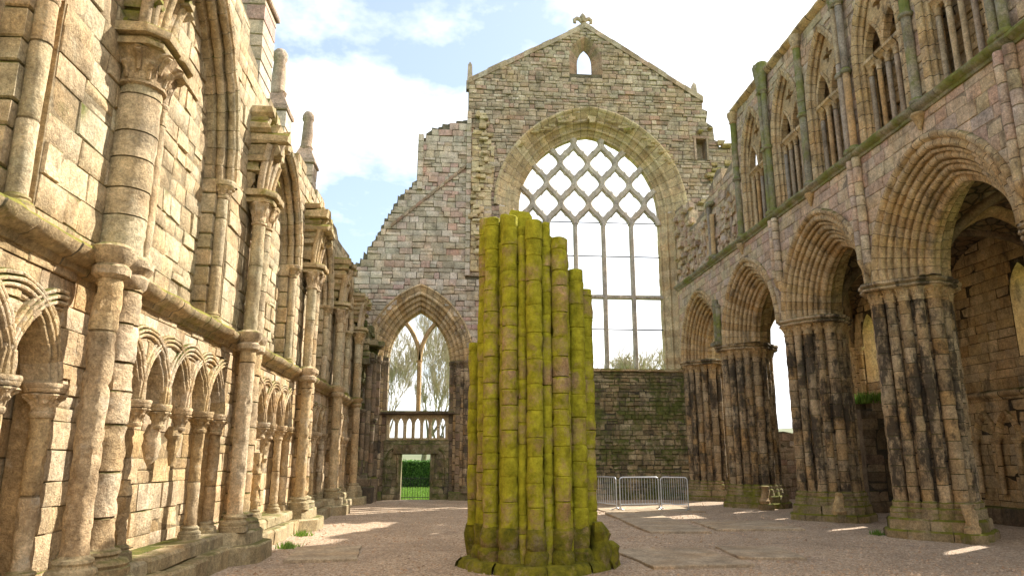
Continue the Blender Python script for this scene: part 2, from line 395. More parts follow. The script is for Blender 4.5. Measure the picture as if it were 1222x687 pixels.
def simple(name, c1, c2, scale=4, rough=.8, metal=0, bump=0):
    m, nt, bs = newmat(name); geo = nt.nodes.new('ShaderNodeNewGeometry')
    n = noise_(nt, geo.outputs['Position'], scale, 5, .65)
    nt.links.new(mix(nt, maprange(nt, n, .3, .7), c1, c2), bs.inputs['Base Color'])
    bs.inputs['Roughness'].default_value = rough; bs.inputs['Metallic'].default_value = metal
    if bump:
        b = nt.nodes.new('ShaderNodeBump'); b.inputs['Strength'].default_value = bump; nt.links.new(n, b.inputs['Height']); nt.links.new(b.outputs[0], bs.inputs['Normal'])
    return m
def leafmat(name, cols):
    m, nt, bs = newmat(name)
    att = node(nt, 'ShaderNodeAttribute', attribute_name='rnd')
    col = ramp(nt, att.outputs['Fac'], [(i/(len(cols)-1), c) for i, c in enumerate(cols)])
    nt.links.new(col, bs.inputs['Base Color']); bs.inputs['Roughness'].default_value = .7
    tr = nt.nodes.new('ShaderNodeBsdfTranslucent'); nt.links.new(col, tr.inputs[0])
    mx = nt.nodes.new('ShaderNodeMixShader'); mx.inputs[0].default_value = .35
    out = nt.nodes['Material Output']; nt.links.new(bs.outputs[0], mx.inputs[1]); nt.links.new(tr.outputs[0], mx.inputs[2]); nt.links.new(mx.outputs[0], out.inputs[0])
    return m
M['grass'] = simple('lawn_grass', (.1,.19,.025), (.17,.28,.04), 3, .9, 0, .4)
M['hill'] = simple('far_hill_grass', (.1,.12,.05), (.16,.16,.08), .02, .95)
M['hedge'] = leafmat('hedge_leaves', [(.03,.08,.012), (.08,.18,.025), (.15,.29,.05)])
M['blade'] = leafmat('grass_blades', [(.08,.17,.02), (.16,.29,.03), (.24,.35,.06)])
M['bark'] = simple('grey_bark', (.14,.115,.08), (.24,.2,.14), 6, .9, 0, .5)
M['twig'] = leafmat('pale_twigs_and_buds', [(.4,.33,.24), (.55,.47,.33), (.5,.45,.26)])
M['galv'] = simple('galvanised_steel', (.5,.53,.56), (.66,.69,.72), 12, .42, .75)
M['iron'] = simple('dark_iron', (.03,.03,.03), (.07,.065,.06), 20, .6, .4)
M['lead'] = simple('lead_flashing', (.2,.21,.22), (.34,.35,.36), 3, .55, .2)

# ------------------------------------------------------------------ camera (1222x687 photograph: focal 858 px)
H = 1.75
cam = bpy.data.cameras.new('camera'); co = bpy.data.objects.new('camera', cam); C.objects.link(co)
co.location = (0, 0, H); cam.sensor_width = 36; cam.lens = 36*858/1222; cam.clip_start = .05; cam.clip_end = 5000
co.rotation_euler = (R(90+13.216), 0, R(-4.606)); S.camera = co
S.render.resolution_x = 1024; S.render.resolution_y = 575

# ------------------------------------------------------------------ light
SUN_EL, SUN_AZ = 39.5, 33.0       # azimuth measured from +x towards +y
sd = Vector((math.cos(R(SUN_EL))*math.cos(R(SUN_AZ)), math.cos(R(SUN_EL))*math.sin(R(SUN_AZ)), math.sin(R(SUN_EL))))
sl = bpy.data.lights.new('sun', 'SUN'); so = bpy.data.objects.new('sun', sl); C.objects.link(so)
sl.energy = 4.2; sl.angle = R(.5); sl.color = (1, .945, .85); so.location = (40, 20, 40)
so.rotation_euler = (-sd).to_track_quat('-Z', 'Y').to_euler()
W = bpy.data.worlds.new('World'); S.world = W; W.use_nodes = True; nt = W.node_tree
bg = nt.nodes['Background']
sky = nt.nodes.new('ShaderNodeTexSky'); sky.sky_type = 'NISHITA'; sky.sun_disc = False
sky.sun_elevation = R(SUN_EL); sky.sun_rotation = R(90-SUN_AZ); sky.air_density = 1.0; sky.dust_density = 1.2
tc = nt.nodes.new('ShaderNodeTexCoord'); gen = tc.outputs['Generated']
# clouds on a layer overhead: direction divided by its height
sx = nt.nodes.new('ShaderNodeSeparateXYZ'); nt.links.new(gen, sx.inputs[0])
zz = math_(nt, 'MAXIMUM', math_(nt, 'ADD', sx.outputs[2], .22), .06)
cx = nt.nodes.new('ShaderNodeCombineXYZ'); nt.links.new(math_(nt, 'DIVIDE', sx.outputs[0], zz), cx.inputs[0]); nt.links.new(math_(nt, 'DIVIDE', sx.outputs[1], zz), cx.inputs[1])
n1 = noise_(nt, mapping(nt, cx.outputs[0], (1,1,1), (1.7,.55,.3)), 1.55, 9, .56)
cl = math_(nt, 'ADD', n1, math_(nt, 'MULTIPLY', sx.outputs[0], .34))
fac = maprange(nt, cl, .415, .56)
n2 = noise_(nt, mapping(nt, cx.outputs[0], (1,1,1), (4,2,1)), 2.6, 6, .6)
cc = mix(nt, maprange(nt, n2, .35, .7), (6.0, 6.2, 6.6), (14.5, 14.4, 14.2))
blue = mix(nt, .22, sky.outputs[0], (7.5,8.6,9.8))
col = mix(nt, fac, blue, cc)
nt.links.new(col, bg.inputs[0]); bg.inputs[1].default_value = .082
S.view_settings.view_transform = 'Standard'; S.view_settings.look = 'None'; S.view_settings.exposure = 1.36; S.view_settings.gamma = 1; S.view_settings.use_curve_mapping = False
S.cycles.use_denoising = True; S.cycles.max_bounces = 6; S.cycles.diffuse_bounces = 3; S.cycles.sample_clamp_indirect = 8
try: S.cycles.denoiser = 'OPENIMAGEDENOISE'
except Exception: pass
# ================================================================== SETTING
def sheet(name, x0, x1, y0, y1, z, mat, nx=1, ny=1, amp=0.0, sc=.3):
    mb = MB(); rows = []
    for i in range(ny+1):
        rows.append([(x0+(x1-x0)*j/nx, y0+(y1-y0)*i/ny, z+(amp*noise.noise(Vector(((x0+(x1-x0)*j/nx)*sc, (y0+(y1-y0)*i/ny)*sc, 0))) if amp else 0)) for j in range(nx+1)])
    mb.grid([r for r in rows], [.5]*ny)
    o = mb.build(name, mat, None, ((x0+x1)/2, (y0+y1)/2, z)); return tag(o, kind='structure')
sheet('ground', -1800, 1800, -1800, 1800, -.09, M['grass'])
sheet('gravel_path', -4.6, 15.4, -14, 31.6, 0, M['gravel'], 100, 220, .035, .55)
mb = MB()
for k in range(12000):
    y = 11+19*rng.random()**1.6; x = U(-3.4, 9.8); s = U(.008,.02)*(1+rng.random()**8*1.6); z = .035*noise.noise(Vector((x*.55, y*.55, 0)))
    q = [(x+s*U(.7,1.2), y, z), (x, y+s*U(.7,1.2), z), (x-s*U(.7,1.2), y, z), (x, y-s*U(.7,1.2), z), (x+U(-.3,.3)*s, y+U(-.3,.3)*s, z+s*U(.5,1))]
    mb.add(q, [(0,1,4),(1,2,4),(2,3,4),(3,0,4)], U(.05,1))
tag(mb.build('gravel', stone('loose_gravel', [(.3,.22,.16), (.5,.38,.29), (.4,.3,.22), (.6,.5,.41)], stain=0, moss=-.7, up=0, bump=.2), None, (3, 18, 0), smooth=False), 'loose pinkish gravel scattered over the courtyard floor', 'gravel', kind='stuff')
mb = MB(); rows = []
for i in range(13):
    t = i/12; rows.append([(-900+2400*j/60, 420+500*t, -2+max(0, 30*math.sin(PI*min(1, t*1.3))**.8*math.exp(-((-900+2400*j/60-420)/330)**2)+8*noise.noise(Vector((j*.3, i*.4, 2))))) for j in range(61)])
mb.grid(rows, [.5]*12); tag(mb.build('hill', M['hill'], None, (300, 500, 0)), kind='structure')

# ================================================================== LEFT: NORTH AISLE WALL
XL = -4.1
FL = frame_px(XL); FLB = frame_px(XL-.34)
LC = [3.0, 8.4, 13.85, 19.3, 24.2, 29.0]
wall = thing('aisle_wall', 'sunlit cream sandstone aisle wall with tall column shafts and interlaced blind arches', 'wall', (XL, 16, 0))
# --- lower zone
bays = []
lo_holes = []
for a, b in zip(LC, LC[1:]):
    u0, u1 = a+.55, b-.72; n = 5; sp = (u1-u0)/n
    caps = [u0+sp*i for i in range(n+1)]
    hole = [(u0, .5)]
    hole += [(u0, 2.36)]
    for i in range(n):
        A = arch_pts((caps[i]+caps[i+1])/2, 2.42, sp/2-.03, .66, 0, 7)
        hole += A
    hole += [(u1, 2.36), (u1, .5)]
    lo_holes.append(hole); bays.append((a, b, caps, sp))
lo_outer = [(-9.0, 0), (-9.0, 3.85), (31.0, 3.85), (31.0, 0)]
mb = MB(); slab(mb, FL, lo_outer, lo_holes, .3, 0, 0)
stones(mb, FL, lo_outer, lo_holes, (.24,.36), (.3,.7), prd=(.005,.045), rough=.15)
part('spandrel_masonry', mb, M['left_low'], wall)
mb = MB(); ob = [(-9.0, 0), (-9.0, 3.5), (31.0, 3.5), (31.0, 0)]
slab(mb, FLB, ob, (), .5, 0, 0); stones(mb, FLB, ob, (), (.26,.4), (.35,.8), prd=(.0,.03), gap=.008, rough=.1)
part('back_masonry', mb, M['left_low'], wall)
# --- upper zone
up_outer = [(-9.0,3.8),(-9.0,12.6),(11.7,12.6),(11.7,11.5),(12.05,11.4),(12.05,10.1),(12.9,10.0),(12.95,9.6),(13.6,9.5),(13.7,9.2),(14.6,9.2),(14.7,9.35),(15.4,9.3),(15.5,9.15),(17.6,9.1),(17.7,9.4),(18.6,9.45),(18.7,9.2),(20.2,9.15),(20.3,9.4),(21.4,9.45),(21.6,9.25),(23.9,9.35),(24.4,9.1),(25.4,9.15),(27.1,9.3),(27.3,9.0),(28.5,9.1),(28.6,8.5),(29.4,8.2),(29.5,7.3),(30.3,7.2),(30.5,6.7),(31.1,6.6),(31.1,3.8)]
wins = [(5.15,1.5,2.9),(10.85,1.5,2.9),(16.55,1.6,2.15),(21.75,1.45,2.15),(26.6,1.45,2.0)]
uh = [arch_hole(c, 4.0, 6.5, s, r, .3, 10) for c, s, r in wins]
mb = MB(); slab(mb, FL, up_outer, uh, .7, 0, 0)
stones(mb, FL, up_outer, uh, (.24,.4), (.28,.7), prd=(.0,.03), jit=.01, gap=.009, chf=.011, tilt=.012, rough=.06)
part('upper_masonry', mb, M['left_up'], wall)
for (c, s, r) in wins:
    mb = MB(); FI = frame_px(XL-.38); io = arch_hole(c, 3.95, 6.5, s, r, .32, 10)
    slab(mb, FI, io, (), .3, 0, 0); stones(mb, FI, io, (), (.22,.4), (.25,.6), prd=(.0,.03), jit=.014, gap=.012, chf=.016, tilt=.018, rough=.06)
    w = part('window_infill', mb, M['left_up'], wall)
    mb = MB()
    pr = [(.46,-.02),(.46,.06),(.4,.1),(.33,.08),(.31,.02)]+roll(.24,.0,.075,70,-110+360-360,6)+[(.15,-.1)]+roll(.1,-.14,.075,60,-120,6)+[(.0,-.26),(-.02,-.42)]
    arch_sweep(mb, FL, c, 6.5, s, r, pr, 11, None, er=.02, sub=2, groove=.014)
    part('window_arch', mb, M['left_up'], wall)
    for sg in (-1, 1):
        mb = MB(); u = c+sg*(s+.12)
        mb.drums(XL-.06, u, 4.12, 6.2, .1, 1.0, 12, .008); sh = part('jamb_shaft', mb, M['left_up'], wall)
        mb = MB(); capital(mb, XL-.06, u, 6.52, .1, .32, 1.9, 6); part('capital', mb, M['left_up'], sh)
        mb = MB(); base_mould(mb, XL-.06, u, 3.98, .1, .18); part('base', mb, M['left_moss'], sh)
        mb = MB()   # quoined reveal beside the shaft
        z = 4.0
        while z < 6.5:
            h = U(.26,.42); mb.box(XL-.4, XL-.12-U(0,.03), c+sg*(s-.05)-.0, c+sg*(s+.3), z+.006, min(z+h, 6.55)-.006, U(.06,1), .006, .02); z += h
        part('reveal', mb, M['left_up'], wall)
# --- string course
mb = MB()
string_sweep(mb, FL, -9.0, 30.9, 3.86, [(-.2,0),(-.19,.07),(-.12,.1),(-.1,.17),(-.03,.25),(.03,.27),(.06,.25),(.17,.02)], .7, .03)
part('string_course', mb, M['left_moss'], wall)
# --- bench (plinth)
mb = MB()
def run(x0, x1, z0, z1, ya, yb, j=.012):
    y = ya
    while y < yb-.02:
        w = U(.6, 1.1); w = yb-y if y+w > yb-.3 else w
        mb.box(x0, x1+U(-.025,.025), y+.006, y+w-.006, z0, z1+U(-.02,.012), U(.1,1), j, .035); y += w
run(XL-.1, -3.62, -.06, .3, -9.0, 30.6); run(XL-.35, -3.8, .28, .5, -9.0, 30.6)
for y in LC[1:]:
    for (w, x, z) in ((.95, -3.28, .28), (.72, -3.45, .5)):
        P = [(XL, y-w-.25), (-3.62, y-w), (x, y-w*.5), (x, y+w*.45), (-3.62, y+w*.85), (XL, y+w+.2)]
        q = U(.1,1); q2 = U(.1,1); k = .03
        rws = [[(a+U(-.01,.01), b+U(-.012,.012), zz) for a, b in [(a-(ins if a > -3.7 else 0), b) for a, b in P]] for zz, ins in ((-.08,0),(z-k+.006,0),(z+.006,k))]
        mb.grid(rws, [q, q2]); mb.poly(rws[2], q)
part('wall_bench', mb, M['bench'], wall, 30)
# --- blind arcade
archp = [(.125,-.02),(.125,.03)]+roll(.103,.04,.022,0,180,4)+[(.08,-.01),(.07,-.01)]+roll(.046,.055,.022,0,180,4)+[(.022,-.015),(.012,-.015)]+roll(-.012,.045,.022,0,180,4)+[(-.036,-.03),(-.046,-.03)]+roll(-.068,.01,.02,0,180,4)+[(-.09,-.06),(-.1,-.24)]
def semi_sweep(mb, F, uc, zs, rad, prof, t0, t1, dd):
    n = max(4, round((t1-t0)*12)); rows = []; rs = []
    for k in range(n):
        q = U(.1,1); ta, tb = t0+(t1-t0)*k/n, t0+(t1-t0)*(k+1)/n; of = U(-.004,.006)
        for t, g in ((ta,.009),(ta+.006,of*0),( (ta+tb)/2,0),(tb-.006,0)):
            row = []
            for o, d in prof:
                a = PI*t; RR = rad+o
                p = F(uc-RR*math.cos(a), zs+RR*math.sin(a)*1.02, d+dd-g+of); e = .014*N3(p, 5)
                row.append(F(uc-(RR+e)*math.cos(a), zs+(RR+e)*math.sin(a)*1.02, d+dd-g+of+e))
            rows.append(row); rs.append(q)
    rows.append([F(uc-(rad+o)*math.cos(PI*t1), zs+(rad+o)*math.sin(PI*t1)*1.02, d+dd) for o, d in prof])
    mb.grid(rows, rs)
BR = {(1,1):'broken', (1,2):'corbel', (1,3):'corbel', (2,1):'corbel', (2,3):'corbel', (3,2):'corbel', (1,0):'broken', (3,4):'corbel', (2,2):'broken'}
for bi, (a, b, caps, sp) in enumerate(bays):
    for k in range(6):
        t0, t1 = (0.5, 1.0) if k == 0 else (0.0, .5) if k == 5 else (0.0, 1.0)
        mb = MB(); semi_sweep(mb, FL, caps[k], 2.47, sp, archp, t0, t1, .012+.006*(k % 2))
        part('blind_arch', mb, M['left_low'], wall)
    for k in range(6):
        u = caps[k]; st = BR.get((bi, k), 'shaft'); X = XL+.0
        mb = MB()
        if st == 'corbel':
            capital(mb, X-.03, u, 2.47, .075, .34, 2.0, 6);
            mb.lathe(X-.1, u, [(.03,1.62),(.07,1.72),(.09,1.8),(.12,1.9),(.11,2.0),(.12,2.06),(.1,2.13),(.09,2.2)], 14, None, .05, chip=.12)
            part('corbel', mb, M['left_low'], wall)
        else:
            mb.drums(X-.02, u, .68, 2.16 if st == 'shaft' else U(1.3,1.9), .095, .75, 14, .012 if st == 'shaft' else .03, chip=.05 if st == 'shaft' else .12, ragged=.0 if st == 'shaft' else .3)
            sh = part('arcade_shaft', mb, M['left_low'], wall)
            mb = MB(); capital(mb, X-.02, u, 2.47, .1, .34, 1.85, 6); part('capital', mb, M['left_low'], sh)
            mb = MB(); base_mould(mb, X-.02, u, .5, .095, .2, .03); part('base', mb, M['bench'], sh)
# --- vaulting shafts
for i, y in enumerate(LC[1:]):
    # lower pair
    mb = MB(); mb.drums(-3.74, y-.5, .78, 3.7, .14, 2.2, 16, .012, lo=.3, chip=.06)
    sh = part('detached_shaft', mb, M['left_low'], wall)
    mb = MB(); base_mould(mb, -3.74, y-.5, .5, .14, .3, .03); part('base', mb, M['bench'], sh)
    mb = MB(); mb.lathe(-3.74, y-.5, [(.14,3.62),(.19,3.66),(.2,3.74),(.16,3.78),(.22,3.86),(.23,3.95),(.15,4.0)], 14, None, .03); part('annulet', mb, M['left_low'], sh)
    mb = MB(); mb.drums(-3.92, y+.16, .78, 3.75, .25, .42, 20, .016, chip=.08)
    sh = part('vaulting_shaft', mb, M['left_low'], wall)
    mb = MB(); base_mould(mb, -3.92, y+.16, .5, .25, .3, .03); part('base', mb, M['bench'], sh)
    mb = MB(); mb.lathe(-3.92, y+.16, [(.25,3.66),(.29,3.7),(.3,3.78),(.27,3.82),(.33,3.9),(.33,3.98),(.25,4.05)], 18, None, .03); part('annulet', mb, M['left_low'], sh)
    if i == 0:
        cols = [(-3.93, y+.05, .25, .4, 6), (-3.86, y+.5, .09, 1.6, 6)]
    else:
        cols = [(-3.84, y-.14, .125, 1.5, 6), (-3.86, y+.2, .17, .42, 6)]
    for (x, yy, r, h, lv) in cols:
        mb = MB(); mb.drums(x, yy, 4.0, 6.2, r, h, 18, .01, joint=.009, chip=.025); sh = part('vaulting_shaft', mb, M['left_up'], wall)
        mb = MB(); capital(mb, x, yy, 6.58, r*1.02, .46, 1.62, 7 if r > .2 else 5, 36, ab=False); part('capital', mb, M['left_low'], sh)
    # abacus over the pair
    mb = MB(); ya, yb = cols[0][1]-cols[0][2]*1.9, cols[1][1]+max(cols[1][2], .12)*1.9
    for (z0, z1, e, q) in ((6.56,6.64,-.04,.4),(6.63,6.69,-.08,.6),(6.68,6.8,.03,.5)):
        P = [(XL-.02, ya-e), (-3.72, ya-e), (-3.55+e, ya+.16), (-3.55+e, (ya+yb)/2-.04), (-3.6+e, (ya+yb)/2+.02), (-3.55+e, (ya+yb)/2+.1), (-3.56+e, yb-.14), (-3.72, yb+e), (XL-.02, yb+e)]
        rws = [[(a, b, z0) for a, b in P], [(a+.01, b, z0+.02) for a, b in P], [(a+.012+.012*N3((a, b, z1), 6), b, z1-.02) for a, b in P], [(a-.02, b, z1) for a, b in P]]
        mb.grid(rws, [q]*3); mb.poly(rws[3], q); mb.poly(rws[0][::-1], q)
    part('abacus', mb, M['left_moss'], wall)
    # broken vault springer: corbelled courses and rib stubs
    mb = MB(); z = 6.8; top = 8.55 if i else 8.9
    while z < top-i*.1:
        t = (z-6.8)/1.85; h = U(.13,.26); out = .14+.6*max(0, math.sin(PI*min(1, t*1.02)))**.8*(.45+.55*t)+U(-.1,.1)
        w0 = .28+.3*t
        yy = y-w0+U(-.06,.06)
        while yy < y+w0+.1:
            w = U(.1,.26); mb.box(XL-.2, XL+max(.06, out*U(.6,1.15)), yy, yy+w-.004, z-.01, z+h+.01, U(.05,1), .04, .045); yy += w
        z += h
    part('springer_rubble', mb, M['left_moss'], wall, 30)
    for (dy, lean, L) in ((-.2,-.35,.75),(.05,.0,.95),(.26,.4,.6)):
        mb = MB(); P = []; n = 7
        for k in range(n+1):
            t = k/n*L; P.append((-3.84+.06*t+.2*t*t, y+dy+lean*t*.45, 6.78+t*1.25))
        for off in (-.075, .0, .075):
            mb.tube([(a+(.05 if off == 0 else 0), b+off, c) for a, b, c in P], [.07]*len(P), 8, U(.1,1))
        part('vault_rib_stub', mb, M['left_low'], wall, 50)

# outer buttress pinnacles behind the wall
def pinnacle(x, y, zt, w, label, z0=0):
    t = thing('buttress_pinnacle', label, 'pinnacle', (x, y, z0), 'pinnacles on the outer buttresses')
    mb = MB(); z = z0; zs = zt-2.1
    while z < zs-.01:
        h = min(U(.3,.42), zs-z)
        if zs-z-h < .12: h = zs-z
        for (xa, xb) in ((-w, U(-.15,.15)), (None, w)):
            xa = lastx if xa is None else xa
            mb.box(x+xa+.004, x+xb-.004, y-w, y+w, z+.004, z+h-.004, U(.1,1), .008, .02); lastx = xb
        z += h
    part('buttress', mb, M['ashlar_grey'], t, 30)
    mb = MB(); mb.box(x-w*1.15, x+w*1.15, y-w*1.15, y+w*1.15, zs+.003, zs+.14, .6, .01, .03); part('cornice', mb, M['gable'], t)
    mb = MB(); q = w*1.05
    rws = [[(x+sx_*q*f, y+sy*q*f, zs+.14+zz) for sx_, sy in ((-1,-1),(1,-1),(1,1),(-1,1))] for f, zz in ((1,.003),(.97,.05),(.5,.5),(.42,.55))]
    mb.grid(rws, [.4,.6,.5], True); mb.poly(rws[-1], .5); part('cap', mb, M['gable'], t)
    mb = MB(); mb.lathe(x, y, [(w*.62,zs+.62),(w*.7,zs+.7),(w*.6,zs+.78),(w*.54,zs+1.2),(w*.46,zt-.4),(w*.58,zt-.33),(w*.56,zt-.15),(w*.34,zt-.03),(w*.08,zt)], 12, None, .03); part('finial', mb, M['gable'], t)
    return t
pinnacle(-5.0, 15.6, 14.2, .5, 'nearest weathered pinnacle above the wall, cut by the top edge of the photo')
pinnacle(-5.2, 19.3, 13.3, .38, 'middle weathered pinnacle with rounded finial above the aisle wall')
pinnacle(-5.35, 24.1, 13.75, .36, 'slim far pinnacle with tapering finial above the aisle wall')

# ================================================================== PIERS
def pier_layout():
    L = []
    for k in range(16):
        a = 2*PI*k/16; rad = .78*(1+.07*math.cos(4*a)); L.append((rad*math.cos(a), rad*math.sin(a), .15 if k % 4 == 0 else .13 if k % 2 == 0 else .115))
    return L
LAY = pier_layout()
def rolls_core(mb, cx, cy, z0, z1f, mat_lo=.05):
    for k in range(16):
        a = 2*PI*(k+.5)/16; rad = .64*(1+.05*math.cos(4*a)); x, y = rad*math.cos(a), rad*math.sin(a)
        mb.drums(cx+x, cy+y, z0, z1f(x, y), .075, .42, 8, .012)
    # core in courses
    zc = min(z1f(.6*math.cos(a), .6*math.sin(a)) for a in [0, 1.57, 3.14, 4.71])
def copy_tree(o, parent=None):
    c = o.copy(); C.objects.link(c)
    if parent: c.parent = parent
    for ch in list(o.children): copy_tree(ch, c)
    return c
def diamond(r, n=8, a0=0.0, p=1.0):
    return [(r*(1+.1*math.cos(4*(a0+2*PI*k/n)))*math.cos(a0+2*PI*k/n), r*(1+.1*math.cos(4*(a0+2*PI*k/n)))*math.sin(a0+2*PI*k/n)) for k in range(n)]
def make_pier(cx, cy, label):
    t = thing('clustered_pier', label, 'pier', (cx, cy, 0), 'clustered piers of the south arcade')
    mb = MB(); rolls_core(mb, cx, cy, .7, lambda x, y: 5.5); mb.drums(cx, cy, .4, 5.55, .63, .45, 24, .01)
    part('core', mb, M['pier'], t)
    for k, (x, y, r) in enumerate(LAY):
        mb = MB(); mb.drums(cx+x, cy+y, .72, 5.36, r, .38, 14, .014, joint=.008, chip=.035)
        sh = part('shaft', mb, M['pier'], t)
        mb = MB(); capital(mb, cx+x, cy+y, 5.62, r*.98, .32, 1.5, 6, 20, ab=False); part('capital', mb, M['arch'], sh)
        mb = MB(); base_mould(mb, cx+x, cy+y, .42, r*.98, .4, .03); part('base', mb, M['pier_base'], sh)
    mb = MB(); rws = []
    for z, e in ((5.6,-.02),(5.63,.03),(5.67,.03),(5.69,-.01),(5.74,.06),(5.8,.05),(5.82,.0)):
        rws.append([((.97+e)*(1+.06*math.cos(4*a)+.025*math.cos(16*a))*math.cos(a)+cx, (1.07+e)*(1+.06*math.cos(4*a)+.025*math.cos(16*a))*math.sin(a)+cy, z+.006*math.sin(5*a)) for a in [2*PI*j/96 for j in range(96)]])
    mb.grid(rws, [.5]*6, True); mb.poly(rws[0][::-1], .5); mb.poly(rws[-1], .5)
    part('abacus', mb, M['pier'], t)
    mb = MB()
    for (z0, z1, r) in ((-.06,.2,1.16),(.19,.44,1.07)):
        D = diamond(r, 16)
        for k in range(16):
            a, b = D[k], D[(k+1) % 16]; q = U(.1,1); j = U(-.02,.02); g = .01
            A = (a[0]*.995+b[0]*.005, a[1]*.995+b[1]*.005); B = (b[0]*.99+a[0]*.01, b[1]*.99+a[1]*.01)
            pp = [[(cx+A[0]*f+j, cy+A[1]*f, z), (cx+B[0]*f+j, cy+B[1]*f, z)] for z, f in ((z0,1),(z1-.04,1.0+U(-.01,.01)),(z1,.965),(z1,.5))]
            mb.grid(pp, [q]*3)
    part('plinth', mb, M['pier_base'], t, 30)
    return t
PR = [11.1, 16.2, 20.9, 26.2, 30.8]
PX = 11.0
pl = ['nearest clustered pier, mostly cut off by the right edge of the photo', 'tall blackened clustered pier with green blocks along its base, beside the widest arch',
      'clustered pier of orange and black drums left of the stone tomb', 'slimmer looking clustered pier just right of the crowd barriers', 'farthest clustered pier, built against the end gable']
p0 = make_pier(PX, PR[0], pl[0])
for k in (1, 2, 3, 4):
    c = copy_tree(p0); c.location = (PX, PR[k], 0); c.rotation_euler = (0, 0, PI/2*[0,1,0,3,2][k]); c['label'] = pl[k]

# broken shaft bases on the ground by the piers
for (x, y, lab) in ((10.85, 14.95, 'small broken shaft stump beside the blackened pier base'), (10.7, 19.95, 'small broken shaft stump by the orange and black pier'), (10.65, 24.7, 'small pale broken shaft stump by the slimmer pier')):
    t = thing('shaft_stump', lab, 'stone stump', (x, y, 0), 'broken shaft stumps')
    mb = MB(); mb.box(x-.2, x+.2, y-.2, y+.2, -.05, .2, .4, .015, .03); part('plinth', mb, M['pier_base'], t)
    mb = MB(); mb.lathe(x, y, [(.17,.2),(.18,.3),(.13,.36),(.12,.42),(.13,.62),(.1,.7),(.11,.78),(.05,.8)], 12, None, .12); part('stump', mb, M['arch'], t)

# mossy pillar
MX, MY = 1.43, 12.6
t = thing('mossy_pillar', 'ruined clustered pillar covered in green moss, standing alone on the gravel', 'pillar', (MX, MY, 0))
def mtop(x, y):
    q = x*math.cos(R(6))-y*math.sin(R(6))*.3
    if x < -.1 and y > .45: return 3.7
    if q < -.8: return 5.62
    if q < -.1: return 5.78
    if q < .12: return 5.62
    return 5.62-(q-.1)*1.75
MLAY = []; MTOP = [5.11, 4.91, 5.58, 5.63, 5.99, 6.01, 3.7, 3.7, 3.7, 3.7, 5.9, 6.06, 6.0, 5.91, 5.93, 5.85, 5.62, 5.67, 5.71, 5.42, 5.48, 4.94, 5.0, 4.69]
for k in range(24):
    a = 2*PI*(k+.5)/24; r_ = .86*(1+.04*math.cos(4*a)); MLAY.append((r_*math.cos(a), r_*math.sin(a), .13 if k % 2 else .078))
mb = MB()
for (r, z) in ((.62, 3.5),):
    mb.drums(MX, MY, .2, 3.7, .76, .4, 22, .01)
mb.drums(MX-.2, MY-.1, 3.6, 5.6, .56, .4, 18, .02, ragged=.2); mb.drums(MX+.35, MY-.05, 3.6, 4.5, .42, .4, 16, .02, ragged=.2)
mb.box(MX-.5, MX-.12, MY-.55, MY-.05, 5.55, 5.98, .3, .05, .06); mb.box(MX-.75, MX-.5, MY-.35, MY+.1, 5.5, 5.9, .3, .05, .06)
part('core', mb, M['moss_pillar'], t)
for k, (x, y, r) in enumerate(MLAY):
    if r < .1: x *= .88; y *= .88
    mb = MB(); mb.drums(MX+x, MY+y, .62 if r > .1 else .12, MTOP[k]+U(-.03,.03), r*1.06, .36, 16, .016, hj=.3, joint=.014, ragged=.15, chip=.028)
    sh = part('shaft', mb, M['moss_pillar'], t)
    if r < .1: continue
    mb = MB(); q = U(.2,1); rr = r*1.04
    mb.lathe(MX+x, MY+y, [(rr*1.42,.1),(rr*1.5,.2),(rr*1.42,.29),(rr*1.08,.34),(rr*1.2,.38),(rr*1.22,.5),(rr*1.2,.6),(rr*1.1,.65),(rr*.9,.67)], 16, [q]*8, .045); part('base', mb, M['moss_base'], sh)
mb = MB()
D = diamond(1.22, 16)
for k in range(16):
    a, b = D[k], D[(k+1) % 16]; q = U(.1,1); f0 = 1+U(-.03,.05)
    A = (a[0]*.99+b[0]*.01, a[1]*.99+b[1]*.01); B = (b[0]*.99+a[0]*.01, b[1]*.99+a[1]*.01)
    mb.grid([[(MX+A[0]*f*f0, MY+A[1]*f*f0, z), (MX+B[0]*f*f0, MY+B[1]*f*f0, z)] for z, f in ((-.08,1.03),(.08,1.0),(.14,.95),(.13,.5))], [q]*3)
for (x, y, w, h) in ((.98,-.42,.17,.72),(1.12,-.2,.2,.4),(1.08,.2,.2,.6),(-1.0,.72,.17,.75),(-.88,.95,.2,.6)):
    mb.lathe(MX+x, MY+y, [(w*1.05,0),(w*1.1,h*.4),(w*.9,h*.6),(w*.95,h*.8),(w*.5,h)], 11, None, .1)
part('plinth', mb, M['moss_base'], t, 35)
for (x, y, r) in ((-1.06,.62,.1),(-.95,.78,.1),(-.78,.95,.11)):
    mb = MB(); mb.drums(MX+x, MY+y, .6, 3.85-abs(x+1)*.8, r, .5, 12, .03, ragged=.1); part('shaft', mb, M['moss_pillar'], t)

